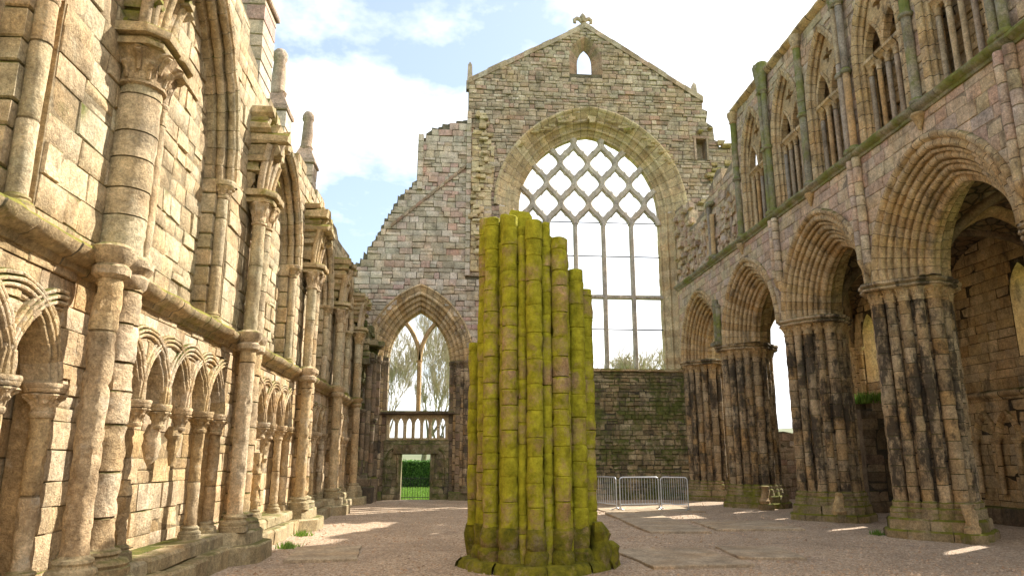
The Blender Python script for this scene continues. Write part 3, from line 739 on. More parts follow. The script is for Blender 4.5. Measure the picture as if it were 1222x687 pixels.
# ================================================================== RIGHT: ARCADE AND TRIFORIUM WALL
XR = 10.05; FR = frame_nx(XR)
aw = thing('arcade_wall', 'tall buff and pink stone arcade wall with pointed moulded arches and a triforium above', 'wall', (XR, 20, 5.8))
AS, AR, AO = 1.36, 1.7, .8
mids = [(a+b)/2 for a, b in zip(PR, PR[1:])]
Y0, Y1 = 10.0, 31.1
low = [(Y0, 5.8)]
for m in mids: low += arch_pts(m, 5.8, AS, AR, AO, 12)
low += [(Y1, 5.8), (Y1, 9.15), (Y0, 9.15)]
mb = MB(); slab(mb, FR, low, (), 1.65, 0, 0); stones(mb, FR, low, (), (.26,.36), (.32,.62), prd=(.0,.022), gap=.01, jit=.004)
part('spandrel_masonry', mb, M['right'], aw)
mb = MB(); wo = [(-9,0),(-9,13.2),(-2,13.2),(-2,14.0),(8.9,14.0),(8.9,0)]; slab(mb, FR, wo, (), 1.6, 0, 0); stones(mb, FR, wo, (), (.3,.42), (.5,.9)); part('unseen_sky_blocker', mb, M['right'], aw)  # added wall out of view, built solid to block sky light
ap = [(1.02,-.01),(1.02,.06),(.97,.11),(.9,.1),(.86,.05),(.85,-.0)]
for (o, d) in ((.74,-.05),(.5,-.28),(.27,-.5)):
    ap += roll(o+.03, d, .085, 80, -40, 5)[0:6]+[(o-.04,d-.07),(o-.06,d-.1)]+roll(o-.1, d-.1, .055, 100, -60, 4)+[(o-.13,d-.18)]
ap += roll(.07,-.78,.09,90,-30,4)+[(.02,-.86),(.0,-.95),(.12,-1.05),(.3,-1.2),(.3,-1.35),(.55,-1.4),(.55,-1.6),(.85,-1.64)]
for m in mids:
    mb = MB(); arch_sweep(mb, FR, m, 5.8, AS, AR, ap, 13, None, er=.012, sub=1, groove=.0045)
    part('pier_arch', mb, M['arch'], aw, 45)
mb = MB(); sp_ = [(-.16,0),(-.15,.06),(-.09,.08),(-.06,.15),(.0,.2),(.05,.2),(.08,.17),(.13,.0)]
string_sweep(mb, FR, Y0, 31.0, 9.17, sp_, .7, .015); part('string_course', mb, M['green_shaft'], aw)
# triforium front
XT = 10.12; FT = frame_nx(XT)
tri_c = []
for a, b in zip(PR[:3], PR[1:4]):
    q = (b-a)/4; tri_c += [a+q, b-q]
tri_c = tri_c[:5]
top = [(Y0,9.15),(Y0,14.1),(23.65,14.1),(23.65,13.4),(23.8,13.3),(23.85,12.9),(24.1,12.8),(24.15,12.4),(24.6,12.3),(25.2,12.1),(25.25,12.6),(25.7,12.7),(26.1,12.5),(26.15,12.4),(26.6,12.3),(26.65,12.0),(27.3,11.9),(27.35,11.6),(28.3,11.5),(28.3,11.4),(29.2,11.5),(29.2,12.3),(29.9,12.4),(29.95,12.8),(31.1,12.9),(31.1,9.15)]
TS, TR_ = .86, 1.95
th = [arch_hole(c, 9.3, 11.5, TS, TR_, .0, 9) for c in tri_c]
th.append(arch_hole(24.75, 9.3, 10.8, .36, .7, 0, 6)); th.append(arch_hole(27.0, 9.3, 10.7, .38, .7, 0, 6)); th.append(arch_hole(28.6, 9.3, 10.4, .33, .6, 0, 6))
mb = MB(); slab(mb, FT, top, th, .42, 0, 0); stones(mb, FT, top, th, (.22,.34), (.26,.6), prd=(.0,.03), gap=.012, rough=.1)
part('triforium_masonry', mb, M['right'], aw)
mb = MB(); FB = frame_nx(10.95); bo = [(Y0,9.15),(Y0,13.9),(23.7,13.9),(23.7,12.0),(24.2,12.0),(24.2,11.0),(29,10.6),(31.1,11),(31.1,9.15)]
slab(mb, FB, bo, (), .5, 0, 0); stones(mb, FB, bo, (), (.12,.26), (.2,.6), prd=(.0,.08), jit=.015, gap=.016, tilt=.015, rough=.2)
part('passage_back_masonry', mb, M['arch'], aw)
tp = [(.17,-.01),(.17,.05),(.12,.09),(.07,.06)]+roll(.02,.02,.05,80,-80,5)+[(-.03,-.06)]+roll(-.05,-.1,.045,70,-90,4)+[(-.09,-.2),(-.09,-.38)]
for c in tri_c:
    mb = MB(); arch_sweep(mb, FT, c, 11.5, TS, TR_, tp, 9, 9.35, er=.012, sub=1, groove=.008); ta = part('triforium_arch', mb, M['arch'], aw, 45)
    # tympanum with twin lights and a pierced quatrefoil
    O = [(c-TS+.05, 11.5)]
    for s_ in (-1, 1): O += arch_pts(c+s_*.39, 11.5, .33, .8, 0, 6)
    O += [(c+TS-.05, 11.5)]
    O += arch_pts(c, 11.52, TS-.05, TR_-.06, 0, 9)[::-1][1:-1]
    Q = [(c+.17*(1+.42*math.cos(4*a))*math.cos(a), 12.72+.17*(1+.42*math.cos(4*a))*math.sin(a)) for a in [2*PI*k/32 for k in range(32)]]
    mb = MB(); slab(mb, frame_nx(XT+.16), O, [Q], .14, 0, .4)
    for s_ in (-1, 1): arch_sweep(mb, frame_nx(XT+.16), c+s_*.39, 11.5, .33, .8, [(.09,0),(.09,.03),(.05,.06),(.0,.03),(0,-.16)], 5, None, er=.008, sub=1)
    part('tympanum', mb, M['arch'], ta)
    mb = MB(); string_sweep(mb, frame_nx(XT+.3), c-TS+.02, c+TS-.02, 11.4, [(-.12,0),(-.11,.12),(-.04,.16),(.0,.22),(.08,.22),(.1,.0)], .45, .01); part('impost', mb, M['arch'], ta)
    for k, du in enumerate((-.7,-.35,0,.35,.7)):
        mb = MB(); mb.drums(XT+.22, c+du, 9.36, 11.05, .062, 1.7, 10, .006, hj=.02, lo=.06); sh = part('colonnette', mb, M['colonnette'], ta)
        mb = MB(); capital(mb, XT+.22, c+du, 11.3, .062, .24, 1.7, 5, 16, ab=False); part('capital', mb, M['arch'], sh)
for (c, zt) in ((24.45,10.9),(25.05,10.9),(26.55,10.8),(27.0,10.8),(27.45,10.8),(28.25,10.5),(28.95,10.5)):
    mb = MB(); mb.drums(XT-.04, c, 9.3, zt-.2, .07, 1.2, 10, .01); sh = part('colonnette', mb, M['colonnette'], aw)
    mb = MB(); capital(mb, XT-.04, c, zt+.05, .07, .26, 1.7, 5, 16, ab=False); part('capital', mb, M['arch'], sh)
# vaulting shafts on the wall
def ring(mb, x, y, z, r):
    mb.lathe(x, y, [(r,z-.08),(r*1.35,z-.05),(r*1.45,z),(r*1.3,z+.04),(r,z+.07)], 12, None, .01)
for i, y in enumerate(PR[:4]):
    for s_ in (-1, 1):
        x = XR-.1; yy = y+s_*.125
        z0 = [6.35,6.3,7.0,5.85][i]+(.15 if s_ > 0 else 0); z1 = 9.05
        if i == 3: z1 = 7.5+.12*s_
        mb = MB(); mb.drums(x, yy, z0, z1, .105, .34, 12, .014)
        sh = part('wall_shaft', mb, M['green_shaft'] if i == 3 else M['right'], aw)
        if i != 3:
            mb = MB(); mb.lathe(x+.03, yy, [(.03,z0-.3),(.08,z0-.2),(.13,z0-.06),(.13,z0),(.1,z0+.02)], 10, None, .05); part('corbel', mb, M['arch'], sh)
        mb = MB(); mb.drums(x, yy, 9.28, 13.5 if i < 3 else 11.3+.3*s_, .092, 2.1, 12, .006, lo=.06)
        sh = part('triforium_shaft', mb, M['green_shaft'] if (i+s_) % 2 else M['colonnette'], aw)

        for zq in (11.45, 9.3): mb = MB(); ring(mb, x, yy, zq, .105); part('annulet', mb, M['green_shaft'], sh)
    if i == 3: z9 = 0
    mb = MB()
    for s_ in ((-1,0,1) if i < 3 else ()): mb.lathe(XR-.1-.03*(s_ == 0), y+s_*.14, [(.09,13.4),(.13,13.46),(.1,13.5),(.13,13.8),(.17,14.2),(.18,14.42),(.1,14.44)], 10, None, .02)
    if i < 3: part('springer', mb, M['green_shaft'], aw)
    if i == 3:
        mb = MB(); mb.box(XR-.3, XR, y-.35, y+.35, 5.82, 6.0, .5, .02, .04); part('shaft_plinth', mb, M['green_shaft'], aw)
for y in mids[:3]:
    mb = MB(); mb.drums(XT-.1, y, 9.3, 13.7, .11, 2.2, 10, .006)
    sh = part('triforium_shaft', mb, M['green_shaft'], aw)

    for zq in (11.45, 9.32): mb = MB(); ring(mb, XT-.1, y, zq, .12); part('annulet', mb, M['green_shaft'], sh)
    mb = MB(); mb.lathe(XT-.1, y, [(.11,13.6),(.15,13.64),(.13,13.7),(.2,13.92),(.2,14.02),(.12,14.03)], 12, None, .012); part('capital', mb, M['arch'], sh)
    mb = MB(); mb.lathe(XR-.06, y, [(.03,8.66),(.06,8.75),(.1,8.86),(.16,8.98),(.15,9.04)], 10, None, .03); part('corbel', mb, M['arch'], sh)
mb = MB(); string_sweep(mb, FT, Y0, 23.6, 14.14, [(-.14,-.0),(-.1,.1),(-.02,.18),(.05,.18),(.07,-.5),(-.14,-.5)], .8, .015); part('coping', mb, M['arch'], aw)
# rubble clinging to the ruined end bay
mb = MB()
for k in range(210):
    y = U(24.2, 31.0); zc = U(9.3, 12.6) if y > 28.8 else U(9.3, 11.2); o_ = U(0,.22)*(1 if y > 28 else .6)
    w, h = U(.1,.24), U(.07,.16); mb.box(XT-o_, XT+.1, y-w, y+w, zc-h, zc+h, U(.05,1), .03, .03)
part('ruined_rubble', mb, M['right'], aw, 30)

# ================================================================== SOUTH AISLE
XS = 15.2; FS = frame_nx(XS)
sa = thing('south_aisle_wall', 'shaded outer aisle wall with small blind arches seen through the arcade', 'wall', (XS, 20, 0))
so_ = [(10.0,0),(10.0,8.6),(25.9,8.6),(26.0,7.4),(27,7.6),(29,7.5),(30,7.0),(31.0,6.9),(31.0,0)]
swin = [(17.7,.42,4.4),(21.95,.4,4.4),(25.0,.45,4.4),(27.9,.5,4.0)]
sh_ = [arch_hole(c, z0, 6.1, s, .8, 0, 7) for c, s, z0 in swin]
mb = MB(); slab(mb, FS, so_, sh_, .8, 0, 0); stones(mb, FS, so_, sh_, (.24,.36), (.3,.7), prd=(0,.03), gap=.012)
part('masonry', mb, M['arch'], sa)
mb = MB(); string_sweep(mb, FS, 10, 31, 3.45, sp_, .7, .012); part('string_course', mb, M['arch'], sa)
for c in [18.9, 19.75, 21.6, 22.45]:
    mb = MB(); arch_sweep(mb, FS, c, 2.25, .3, .62, [(.13,0),(.13,.09),(.09,.14),(.05,.1),(.03,.07),(.0,.09),(-.03,.04),(-.04,0)], 5, None, er=.008, sub=1); ba = part('blind_arch', mb, M['arch'], sa)
    for s_ in (-1, 1):
        mb = MB(); mb.drums(XS-.13, c+s_*.37, .75, 2.02, .075, .7, 10, .008); shf = part('arcade_shaft', mb, M['arch'], ba)
        capital(MB_ := MB(), XS-.13, c+s_*.37, 2.27, .075, .26, 1.7, 5, 14); part('capital', MB_, M['arch'], shf)
mb = MB()
for a in range(10, 31):
    mb.box(XS-.5, XS, a+.006, a+.994, -.05, .42, U(.1,1), .01, .03)
part('wall_bench', mb, M['dark'], sa)
for y in (16.25, 20.55, 21.0, 25.75):
    for dy, r in ((-.2,.1),(.0,.13),(.2,.1)) if y != 20.55 else ((0,.09),):
        mb = MB(); mb.drums(XS-.1, y+dy, .42 if y != 20.55 else 3.6, 5.45, r, .42 if y != 20.55 else 1.5, 10, .01); s1 = part('vaulting_shaft', mb, M['arch'], sa)
        capital(MB_ := MB(), XS-.1, y+dy, 5.75, r, .3, 1.6, 5, 16); part('capital', MB_, M['arch'], s1)
av = thing('aisle_vault', 'dark rubble vault with stone ribs over the aisle behind the arches', 'vault', (13.4, 18, 5.7))
XA, XB = 11.65, 15.25; mb = MB(); hx = (XB-XA)/2
def aprof(q, half, rise):
    c = arch_c(half, rise); RR = half+c; q = min(abs(q), half); return math.sqrt(max(0, RR*RR-(q+c)**2))
for a, b in zip(PR[:3], PR[1:4]):
    n = 28; rows = []; hy = (b-a)/2
    for i in range(n+1):
        y = a+(b-a)*i/n
        rows.append([(XA+(XB-XA)*j/n, y, 5.72+max(aprof(XA+(XB-XA)*j/n-XA-hx, hx, 2.15), aprof(y-a-hy, hy, 2.15))) for j in range(n+1)])
    mb.grid(rows, [.5]*n)
mb.box(XA-.02, XS+.6, Y0, 25.95, 8.6, 8.85, .5)
part('vault_web', mb, M['vault'], av, 60)
for a, b in zip(PR[:3], PR[1:4]):
    hy = (b-a)/2
    for s_ in (1, -1):
        P = []
        for i in range(25):
            t_ = i/24; x = XA+(XB-XA)*t_; y = a+(b-a)*(t_ if s_ > 0 else 1-t_)
            P.append((x, y, 5.68+max(aprof(x-XA-hx, hx, 2.15), aprof(y-a-hy, hy, 2.15))))
        mb = MB(); mb.tube(P, .13, 8, .4); part('vault_rib', mb, M['dark'], av, 60)
for y in PR[:4]:
    P = [(XA+(XB-XA)*i/20, y, 5.68+aprof((XB-XA)*i/20-hx, hx, 2.15)) for i in range(21)]
    mb = MB(); mb.tube(P, .19, 8, .4); part('transverse_rib', mb, M['arch'], av, 60)
# tomb in the aisle
tb = thing('tomb_monument', 'dark stone wall tomb with a round-headed niche and grass growing on its top', 'tomb', (14.7, 23.8, 0))
FTb = frame_ny(23.2); to = [(13.5,0),(13.5,3.3),(13.9,3.3),(13.9,3.6),(15.15,3.6),(15.15,0)]
thl = [[(13.95,2.0)]+[(14.35-.4*math.cos(PI*k/10), 2.35+.4*math.sin(PI*k/10)) for k in range(11)]+[(14.75,2.0)], [(14.15,.5),(14.15,1.7),(14.6,1.7),(14.6,.5)]]
mb = MB(); slab(mb, FTb, to, thl, .35, 0, 0); stones(mb, FTb, to, thl, (.24,.36), (.3,.7)); mb.box(13.5, 15.15, 23.65, 24.0, 0, 3.55, .1); part('body', mb, M['dark'], tb)
mb = MB()
for k in range(900):
    x, y = U(13.6,15.1), U(23.15,23.8); h = U(.15,.45); a = U(0,6.3); z = 3.5
    mb.add([(x-.03*math.cos(a), y-.03*math.sin(a), z), (x+.03*math.cos(a), y+.03*math.sin(a), z), (x+U(-.12,.12), y+U(-.12,.12), z+h)], [(0,1,2)], rng.random())
gt = part('grass_tuft', mb, M['blade'], tb, smooth=False)
# ================================================================== END: EAST GABLE
YG = 31.2; FG = frame_ny(YG)
gw = thing('gable_wall', 'tall ruined end gable with a great traceried window and a smaller window over a doorway', 'gable', (4, YG, 0))
WC, WS, WR_, WZ = 6.22, 3.33, 3.85, 13.0      # great window: centre, half width, rise, springing
LCX, LS_, LR_, LZ = -1.53, 1.33, 2.25, 5.8      # small window over the door
GO = .75
rubble_o = [(.45,9.6),(.45,19.25),(.62,19.3)]
apex = (6.15, 22.5)
n = 17
for i in range(1, n): rubble_o += [(.62+(apex[0]-.62)*(i-.5)/n, 19.3+(apex[1]-19.3)*(i-.85)/n), (.62+(apex[0]-.62)*(i-.5)/n+.01, 19.3+(apex[1]-19.3)*(i-.05)/n)]
rubble_o += [apex]
for i in range(1, n): rubble_o += [(apex[0]+(11.75-apex[0])*(i-.5)/n, apex[1]+(18.75-apex[1])*(i-.55)/n), (apex[0]+(11.75-apex[0])*(i-.5)/n+.01, apex[1]+(18.75-apex[1])*(i)/n)]
rubble_o += [(11.8,18.75),(11.8,18.2),(12.05,18.1),(11.95,17.5),(12.25,17.3),(12.3,16.6),(12.5,16.5),(12.5,16.25),(13.15,16.3),(13.15,15.2),(12.7,15.1),(12.7,14.2),(13.1,14.0),(13.1,9.6)]
gwin = arch_hole(WC, 9.7, WZ, WS, WR_, .95, 18)
lancet = arch_hole(6.1, 19.8, 20.5, .36, .8, .42, 7)
niche = [(11.35,15.6),(11.35,16.6),(11.85,16.6),(11.85,15.6)]
rubble_full = rubble_o
# the great window hole runs below the rubble zone: cut the zone as one outline with a notch
def notch(outer_right_to_left_bottom, hole): return outer_right_to_left_bottom
rub = rubble_o + [(gwin[-1][0], 9.6)] + gwin[1:-1][::-1] + [(gwin[0][0], 9.6)]
mb = MB(); slab(mb, FG, rub, [lancet, niche], 1.1, 0, 0)
stones(mb, FG, rub, [lancet, niche], (.12,.26), (.18,.58), prd=(.0,.075), jit=.014, gap=.016, chf=.018, tilt=.015, rough=.0, zr=(9.6,22.5))
part('rubble_masonry', mb, M['gable'], gw)
# pale ashlar left part over the aisle window
LH = arch_pts(LCX, LZ, LS_, LR_, GO, 14)
def rag(P, st=.16, am=.1):
    L = []
    for (a0, b0), (a1, b1) in zip(P, P[1:]):
        n_ = max(1, int(max(abs(a1-a0)/st, abs(b1-b0)/.24)))
        for i in range(n_):
            t0 = (i+.35+U(-.3,.3))/n_; x = a0+(a1-a0)*t0; zlo = b0+(b1-b0)*max(0, t0-.5/n_)+U(-am,am)*.3; zhi = b0+(b1-b0)*min(1, t0+.5/n_)+U(-am,am)
            L += [(x-.02, zlo), (x, zhi)]
    return L
ash = [(-4.75,0),(-4.75,9.5)]+rag([(-4.7,9.6),(-3.8,10.9),(-3.2,12.2),(-2.6,13.3),(-1.95,14.0)])+[(-1.87,14.1)]+[(-1.86,15.9)]+rag([(-1.8,16.0),(-1.3,16.6),(-.6,16.95),(.3,17.2)], .22)+[(.46,17.2),(.46,9.59),(1.9,9.59),(1.9,0)]
ash_n = ash + [(LH[-1][0], 0)] + LH[::-1] + [(LH[0][0], 0)]
mb = MB(); slab(mb, FG, ash_n, (), 1.05, -.06, 0)
stones(mb, FG, ash_n, (), (.17,.36), (.22,.65), prd=(-.02,.06), gap=.016, jit=.012, d=-.01, rough=.12, zr=(0,17.2))
# buttress-like pilaster joint
for (x, z0, z1, w, o_) in ((-1.72,13.6,16.2,.12,.18),(.5,9.6,17.3,.1,.14)):
    z = z0
    while z < z1: h = U(.25,.4); mb.box(x-w, x+w, YG-o_, YG, z+.005, z+h-.005, U(.1,1), .008, .02); z += h
part('ashlar_masonry', mb, M['ashlar_grey'], gw)
mb = MB(); pm = [(.62,9.8),(.62,16.6),(1.2,17.0),(1.75,15.8),(1.72,14.6),(1.6,13.4),(1.58,9.8)]
stones(mb, FG, pm, (), (.2,.36), (.25,.6), prd=(.05,.12), gap=.02, jit=.02, chf=.02, tilt=.02, rough=.1, back=.1)
for k in range(46):
    z = U(10, 17.6); x = 1.05+.25*math.sin(z*.9)+U(-.2,.2); w, h = U(.08,.2), U(.06,.13); mb.box(x-w, x+w, YG-U(.14,.32), YG, z-h, z+h, U(.05,1), .03, .04)
part('patched_masonry', mb, M['window_stone'], gw, 30)
mb = MB()
for k in range(60):   # jagged stones along the broken right shoulder and over the window arch
    if k < 26: z = U(9.8, 17.2); x = 12.0+.5*math.sin(z*1.3)+U(-.5,.5); d_ = U(.1,.35)
    else:
        a = U(.5, 2.6); x = WC-4.75*math.cos(a); z = WZ-.35+4.75*math.sin(a)+U(-.1,.12); d_ = U(.03,.16)
    w, h = U(.1,.24), U(.05,.12); mb.box(x-w, x+w, YG-d_, YG, z-h, z+h, U(.05,1), .03, .04)
part('weathered_rubble', mb, M['left_moss'], gw, 30)
mb = MB()     # raking crease of a lost roof
P = [(-2.95,11.9),(-1.6,13.1),(-.6,14.0),(.4,14.9)]
for (a, b), (c, d) in zip(P, P[1:]):
    k = 5
    for i in range(k):
        t0, t1 = i/k, (i+1)/k-.02; q = U(.1,1)
        A = (a+(c-a)*t0, b+(d-b)*t0); B = (a+(c-a)*t1, b+(d-b)*t1)
        mb.add([(A[0], YG, A[1]), (B[0], YG, B[1]), (B[0], YG-.15, B[1]+.02), (A[0], YG-.15, A[1]+.02), (A[0], YG, A[1]-.13), (B[0], YG, B[1]-.13), (B[0], YG-.1, B[1]-.12), (A[0], YG-.1, A[1]-.12)], [(0,1,2,3),(7,6,5,4),(3,2,6,7),(0,3,7,4),(1,5,6,2)], q)
part('roof_crease', mb, M['gable'], gw)
# right-hand masonry and wall below the great window
rt = [(gwin[-1][0]-.02,0),(gwin[-1][0]-.02,9.59),(13.1,9.59),(13.1,7.3),(12.3,7.2),(12.3,2.9),(13.2,2.75),(14.5,2.85),(15.9,2.6),(15.9,0)]
mb = MB(); slab(mb, FG, rt, (), 1.05, 0, 0); stones(mb, FG, rt, (), (.2,.34), (.25,.6), prd=(0,.05), zr=(0,9.6)); part('side_masonry', mb, M['gable'], gw)
br = [(1.9,0),(1.9,5.35),(10.6,5.35),(10.6,0)]
mb = MB(); slab(mb, frame_ny(YG-.35), br, (), 1.4, 0, 0); stones(mb, frame_ny(YG-.35), br, (), (.12,.26), (.16,.5), prd=(0,.07), jit=.015, gap=.016, tilt=.015, rough=.1); part('breast_wall', mb, M['dark_moss'], gw)
mb = MB()
x = 1.9
while x < 10.5:
    w = U(.4,.8); mb.box(x, min(x+w, 10.6)-.01, YG-.45-U(0,.06), YG+.55, 5.36, 5.5+U(-.02,.03), U(.1,1), .015, .04); x += w
part('window_sill', mb, M['left_moss'], gw)
# great window arch and jambs
gp = [(1.22,-.01),(1.22,.1),(1.14,.16),(1.06,.12),(1.02,.04),(.96,.02),(.92,-.02),(.74,-.16),(.7,-.2)]+roll(.62,-.22,.08,80,-60,5)+[(.54,-.32),(.4,-.44)]+roll(.32,-.46,.075,80,-60,5)+[(.24,-.54),(.12,-.62),(.1,-.66)]+roll(.04,-.68,.05,80,-80,4)+[(.0,-.76),(0,-1.0)]
mb = MB(); arch_sweep(mb, FG, WC, WZ, WS, WR_, gp, 17, None, er=.03, sub=1, groove=.012); part('window_arch', mb, M['window_stone'], gw, 45)
for s_ in (-1, 1):
    mb = MB(); rows = []; rs = []; gj = [p for p in gp if p[0] < 1.0]
    nj = 24
    for k in range(nj):
        za, zb = 5.5+(WZ-5.5)*k/nj, 5.5+(WZ-5.5)*(k+1)/nj; q = U(.06,1); of = U(-.008,.008)
        for z, g in ((za,.012),(za+.012,0),(zb-.012,0)):
            rows.append([(WC+s_*(WS+o-g+of+.012*N3((o, d, z), 4)), YG-d+g-of, z) for o, d in gj]); rs.append(q)
    rows.append([(WC+s_*(WS+o), YG-d, WZ) for o, d in gj]); mb.grid(rows, rs); part('window_jamb', mb, M['window_stone'], gw, 45)
# tracery
YT = YG+.72
def bar(mb, P, w, d, r=.5, chf=.45):
    """stone bar along 2-D points (x,z): chamfered section, width w, depth d"""
    n = len(P); rows = []
    sec = [(-w/2,-d*.2),(-w*.28,-d/2),(w*.28,-d/2),(w/2,-d*.2),(w/2,d*.2),(w*.28,d/2),(-w*.28,d/2),(-w/2,d*.2)]
    for i in range(n):
        a, b = P[max(i-1,0)], P[min(i+1,n-1)]; L = math.hypot(b[0]-a[0], b[1]-a[1]) or 1; nx, nz = -(b[1]-a[1])/L, (b[0]-a[0])/L
        rows.append([(P[i][0]+nx*s_, YT+y, P[i][1]+nz*s_) for s_, y in sec])
    mb.grid(rows, [r]*(n-1), True); mb.poly(rows[0], r); mb.poly(rows[-1][::-1], r)
whole = arch_hole(WC, 5.5, WZ, WS, WR_, .06, 20)
lw = 2*WS/5; hz = 1.02; zt0 = 12.42
mb = MB()
xs0 = WC-WS
for k in range(0, 6):
    for s_ in (-1, 1):
        seg = []
        z = zt0
        while z < 17.4:
            ph = (z-zt0)/hz; x = xs0+k*lw+s_*(lw/4)*(1-math.cos(PI*ph))
            if inside(whole, x, z): seg.append((x, z))
            else:
                if len(seg) > 2: bar(mb, seg, .29, .28 if s_ > 0 else .272, U(.1,1))
                seg = []
            z += hz/10
        if len(seg) > 2: bar(mb, seg, .29, .28 if s_ > 0 else .272, U(.1,1))
# cusps
for row in range(0, 6):
    zc = zt0+hz*row; off = 0 if row % 2 == 1 else .5
    for k in range(-1, 7):
        xc = xs0+(k+off)*lw
        if row == 0: hz0 = 0
        for sx_ in (-1, 1):
            for sz in ((-1, 1) if row > 0 else (1,)):
                bx, bz = xc+sx_*lw*.3, zc+sz*hz*.52+(0)
                tx, tz = xc+sx_*lw*.17, zc+sz*hz*.36
                if inside(whole, bx, bz) and inside(whole, tx, tz):
                    mb.tube([(bx+sx_*.08, YT, bz+sz*.06), ((bx+tx)/2, YT, (bz+tz)/2), (tx, YT, tz)], [.1,.075,.03], 6, .5)
part('tracery', mb, M['tracery'], gw, 50)
for k in range(1, 5):
    mb = MB(); bar(mb, [(xs0+k*lw, 5.5), (xs0+k*lw, 8.85)], .2, .32); bar(mb, [(xs0+k*lw, 8.85), (xs0+k*lw, zt0+.05)], .2, .32, .7); part('mullion', mb, M['tracery'], gw)
mb = MB(); bar(mb, [(xs0-.05, 8.92), (WC+WS+.05, 8.92)], .2, .24); part('transom', mb, M['tracery'], gw)
for z in (7.41, 10.86, 12.5):
    mb = MB(); mb.tube([(xs0-.05, YT-.01, z), (WC+WS+.05, YT-.01, z)], .028, 8, .5); part('saddle_bar', mb, M['iron'], gw)
# gable lancet
mb = MB(); arch_sweep(mb, FG, 6.1, 20.5, .36, .8, [(.5,-.0),(.5,.02),(.4,.02),(.34,-.03),(.04,-.3),(.0,-.34),(.0,-.42),(.42,-.5)], 6, 19.8, er=.02, sub=1); part('lancet_arch', mb, stone('red_weathered_voussoirs', [(.34,.24,.19),(.3,.25,.17),(.38,.27,.22)], stain=.3, moss=-.35), gw)
mb = MB(); mb.box(11.3, 11.9, YG+.5, YG+.7, 15.5, 16.7, .2); mb.box(11.25,11.35,YG-.1,YG+.1,15.5,16.7,.6,.01,.02); mb.box(11.85,11.95,YG-.1,YG+.1,15.5,16.7,.4,.01,.02); mb.box(11.2,12.0,YG-.08,YG+.1,16.6,16.75,.7,.01,.02); part('niche', mb, M['gable'], gw)
# copings, finials
mb = MB()
for (a, b) in (((.45,19.25), apex), ((11.85,18.75), apex)):
    k = 13
    for i in range(k):
        t0, t1 = i/k, (i+1)/k-.0005; A = (a[0]+(b[0]-a[0])*t0, a[1]+(b[1]-a[1])*t0); B = (a[0]+(b[0]-a[0])*t1, a[1]+(b[1]-a[1])*t1); h = .07+U(-.02,.05); q = U(.1,1)
        V = [(A[0],YG-.08,A[1]-.2),(B[0],YG-.08,B[1]-.2),(B[0],YG+1.15,B[1]-.2),(A[0],YG+1.15,A[1]-.2)]; mb.add(V+[(x,y,z+h+.2) for x,y,z in V], [(0,1,5,4),(1,2,6,5),(2,3,7,6),(3,0,4,7),(4,5,6,7),(3,2,1,0)], q)
part('coping', mb, M['gable'], gw)
mb = MB(); fx, fz = 6.1, 22.55; yf = YG+.4
mb.box(fx-.22, fx+.22, yf-.2, yf+.2, fz-.05, fz+.12, .4, .01, .03)
mb.lathe(fx, yf, [(.12,fz+.1),(.07,fz+.2),(.07,fz+.3),(.14,fz+.34),(.09,fz+.38)], 10)
mb.lathe(fx, yf, [(.08,fz+.36),(.16,fz+.52),(.17,fz+.62),(.1,fz+.76),(.02,fz+.86)], 10)
for s_ in (-1, 1): mb.tube([(fx+s_*.04,yf,fz+.3),(fx+s_*.16,yf,fz+.5),(fx+s_*.3,yf,fz+.55),(fx+s_*.42,yf,fz+.46),(fx+s_*.42,yf,fz+.32),(fx+s_*.33,yf,fz+.3)], [.07,.1,.11,.1,.08,.05], 8, .5)
part('finial', mb, M['gable'], gw, 50)
for (x, z, h) in ((.5,19.25,1.15),(11.55,18.8,1.0)):
    mb = MB(); y = YG+.3; rws = [[(x+a*w, y+b*w, z+zz) for a, b in ((-1,-1),(1,-1),(1,1),(-1,1))] for w, zz in ((.17,-.4),(.17,.05),(.13,.07),(.1,h*.8),(.0,h))]
    mb.grid(rws, [.5]*4, True); part('obelisk', mb, M['gable'], gw)
# --- aisle window and doorway bay
lp = [(1.06,-.01),(1.06,.08),(1.0,.11),(.94,.04),(.8,.02),(.77,-.02)]+roll(.68,-.05,.08,80,-80,5)+[(.6,-.16)]+roll(.5,-.22,.08,80,-80,5)+[(.42,-.33)]+roll(.32,-.4,.08,80,-80,5)+[(.24,-.5)]+roll(.14,-.57,.08,80,-80,5)+[(.05,-.68),(0,-.72),(0,-.95)]
mb = MB(); arch_sweep(mb, FG, LCX, LZ, LS_, LR_, lp, 13, None, er=.012, sub=1); part('aisle_window_arch', mb, M['arch'], gw, 45)
for s_ in (-1, 1):
    for k, (o, d, r) in enumerate(((.74,.03,.12),(.58,-.13,.1),(.43,-.26,.12),(.28,-.42,.1),(.12,-.56,.1))):
        mb = MB(); x = LCX+s_*(LS_+o); mb.drums(x, YG-d, .55 if o > .2 or s_ > 0 else 3.6, 5.5, r, .36, 12, .012); s1 = part('jamb_shaft', mb, M['pier'], gw)
        capital(MB_ := MB(), x, YG-d, 5.82, r, .32, 1.55, 5, 18); part('capital', MB_, M['dark'], s1)
        if k in (0, 2): base_mould(MB_ := MB(), x, YG-d, .3, r, .3); part('base', MB_, M['dark'], s1)
    mb = MB(); mb.box(LCX+s_*(LS_+.05), LCX+s_*(LS_+1.15), YG-.15, YG+.9, -.05, .35, .5, .01, .04); part('jamb_plinth', mb, M['dark_moss'], gw)
    mb = MB(); z = .3
    while z < 5.8: h = U(.3,.4); mb.box(LCX+s_*(LS_+.0), LCX+s_*(LS_+.3), YG+.45, YG+1.0, z, z+h-.008, U(.1,1), .006, .02); mb.box(LCX+s_*(LS_+.3), LCX+s_*(LS_+.72), YG+.1, YG+1.0, z, z+h-.008, U(.1,1), .006, .02); z += h
    part('jamb_masonry', mb, M['dark'], gw)
YT = YG+.75
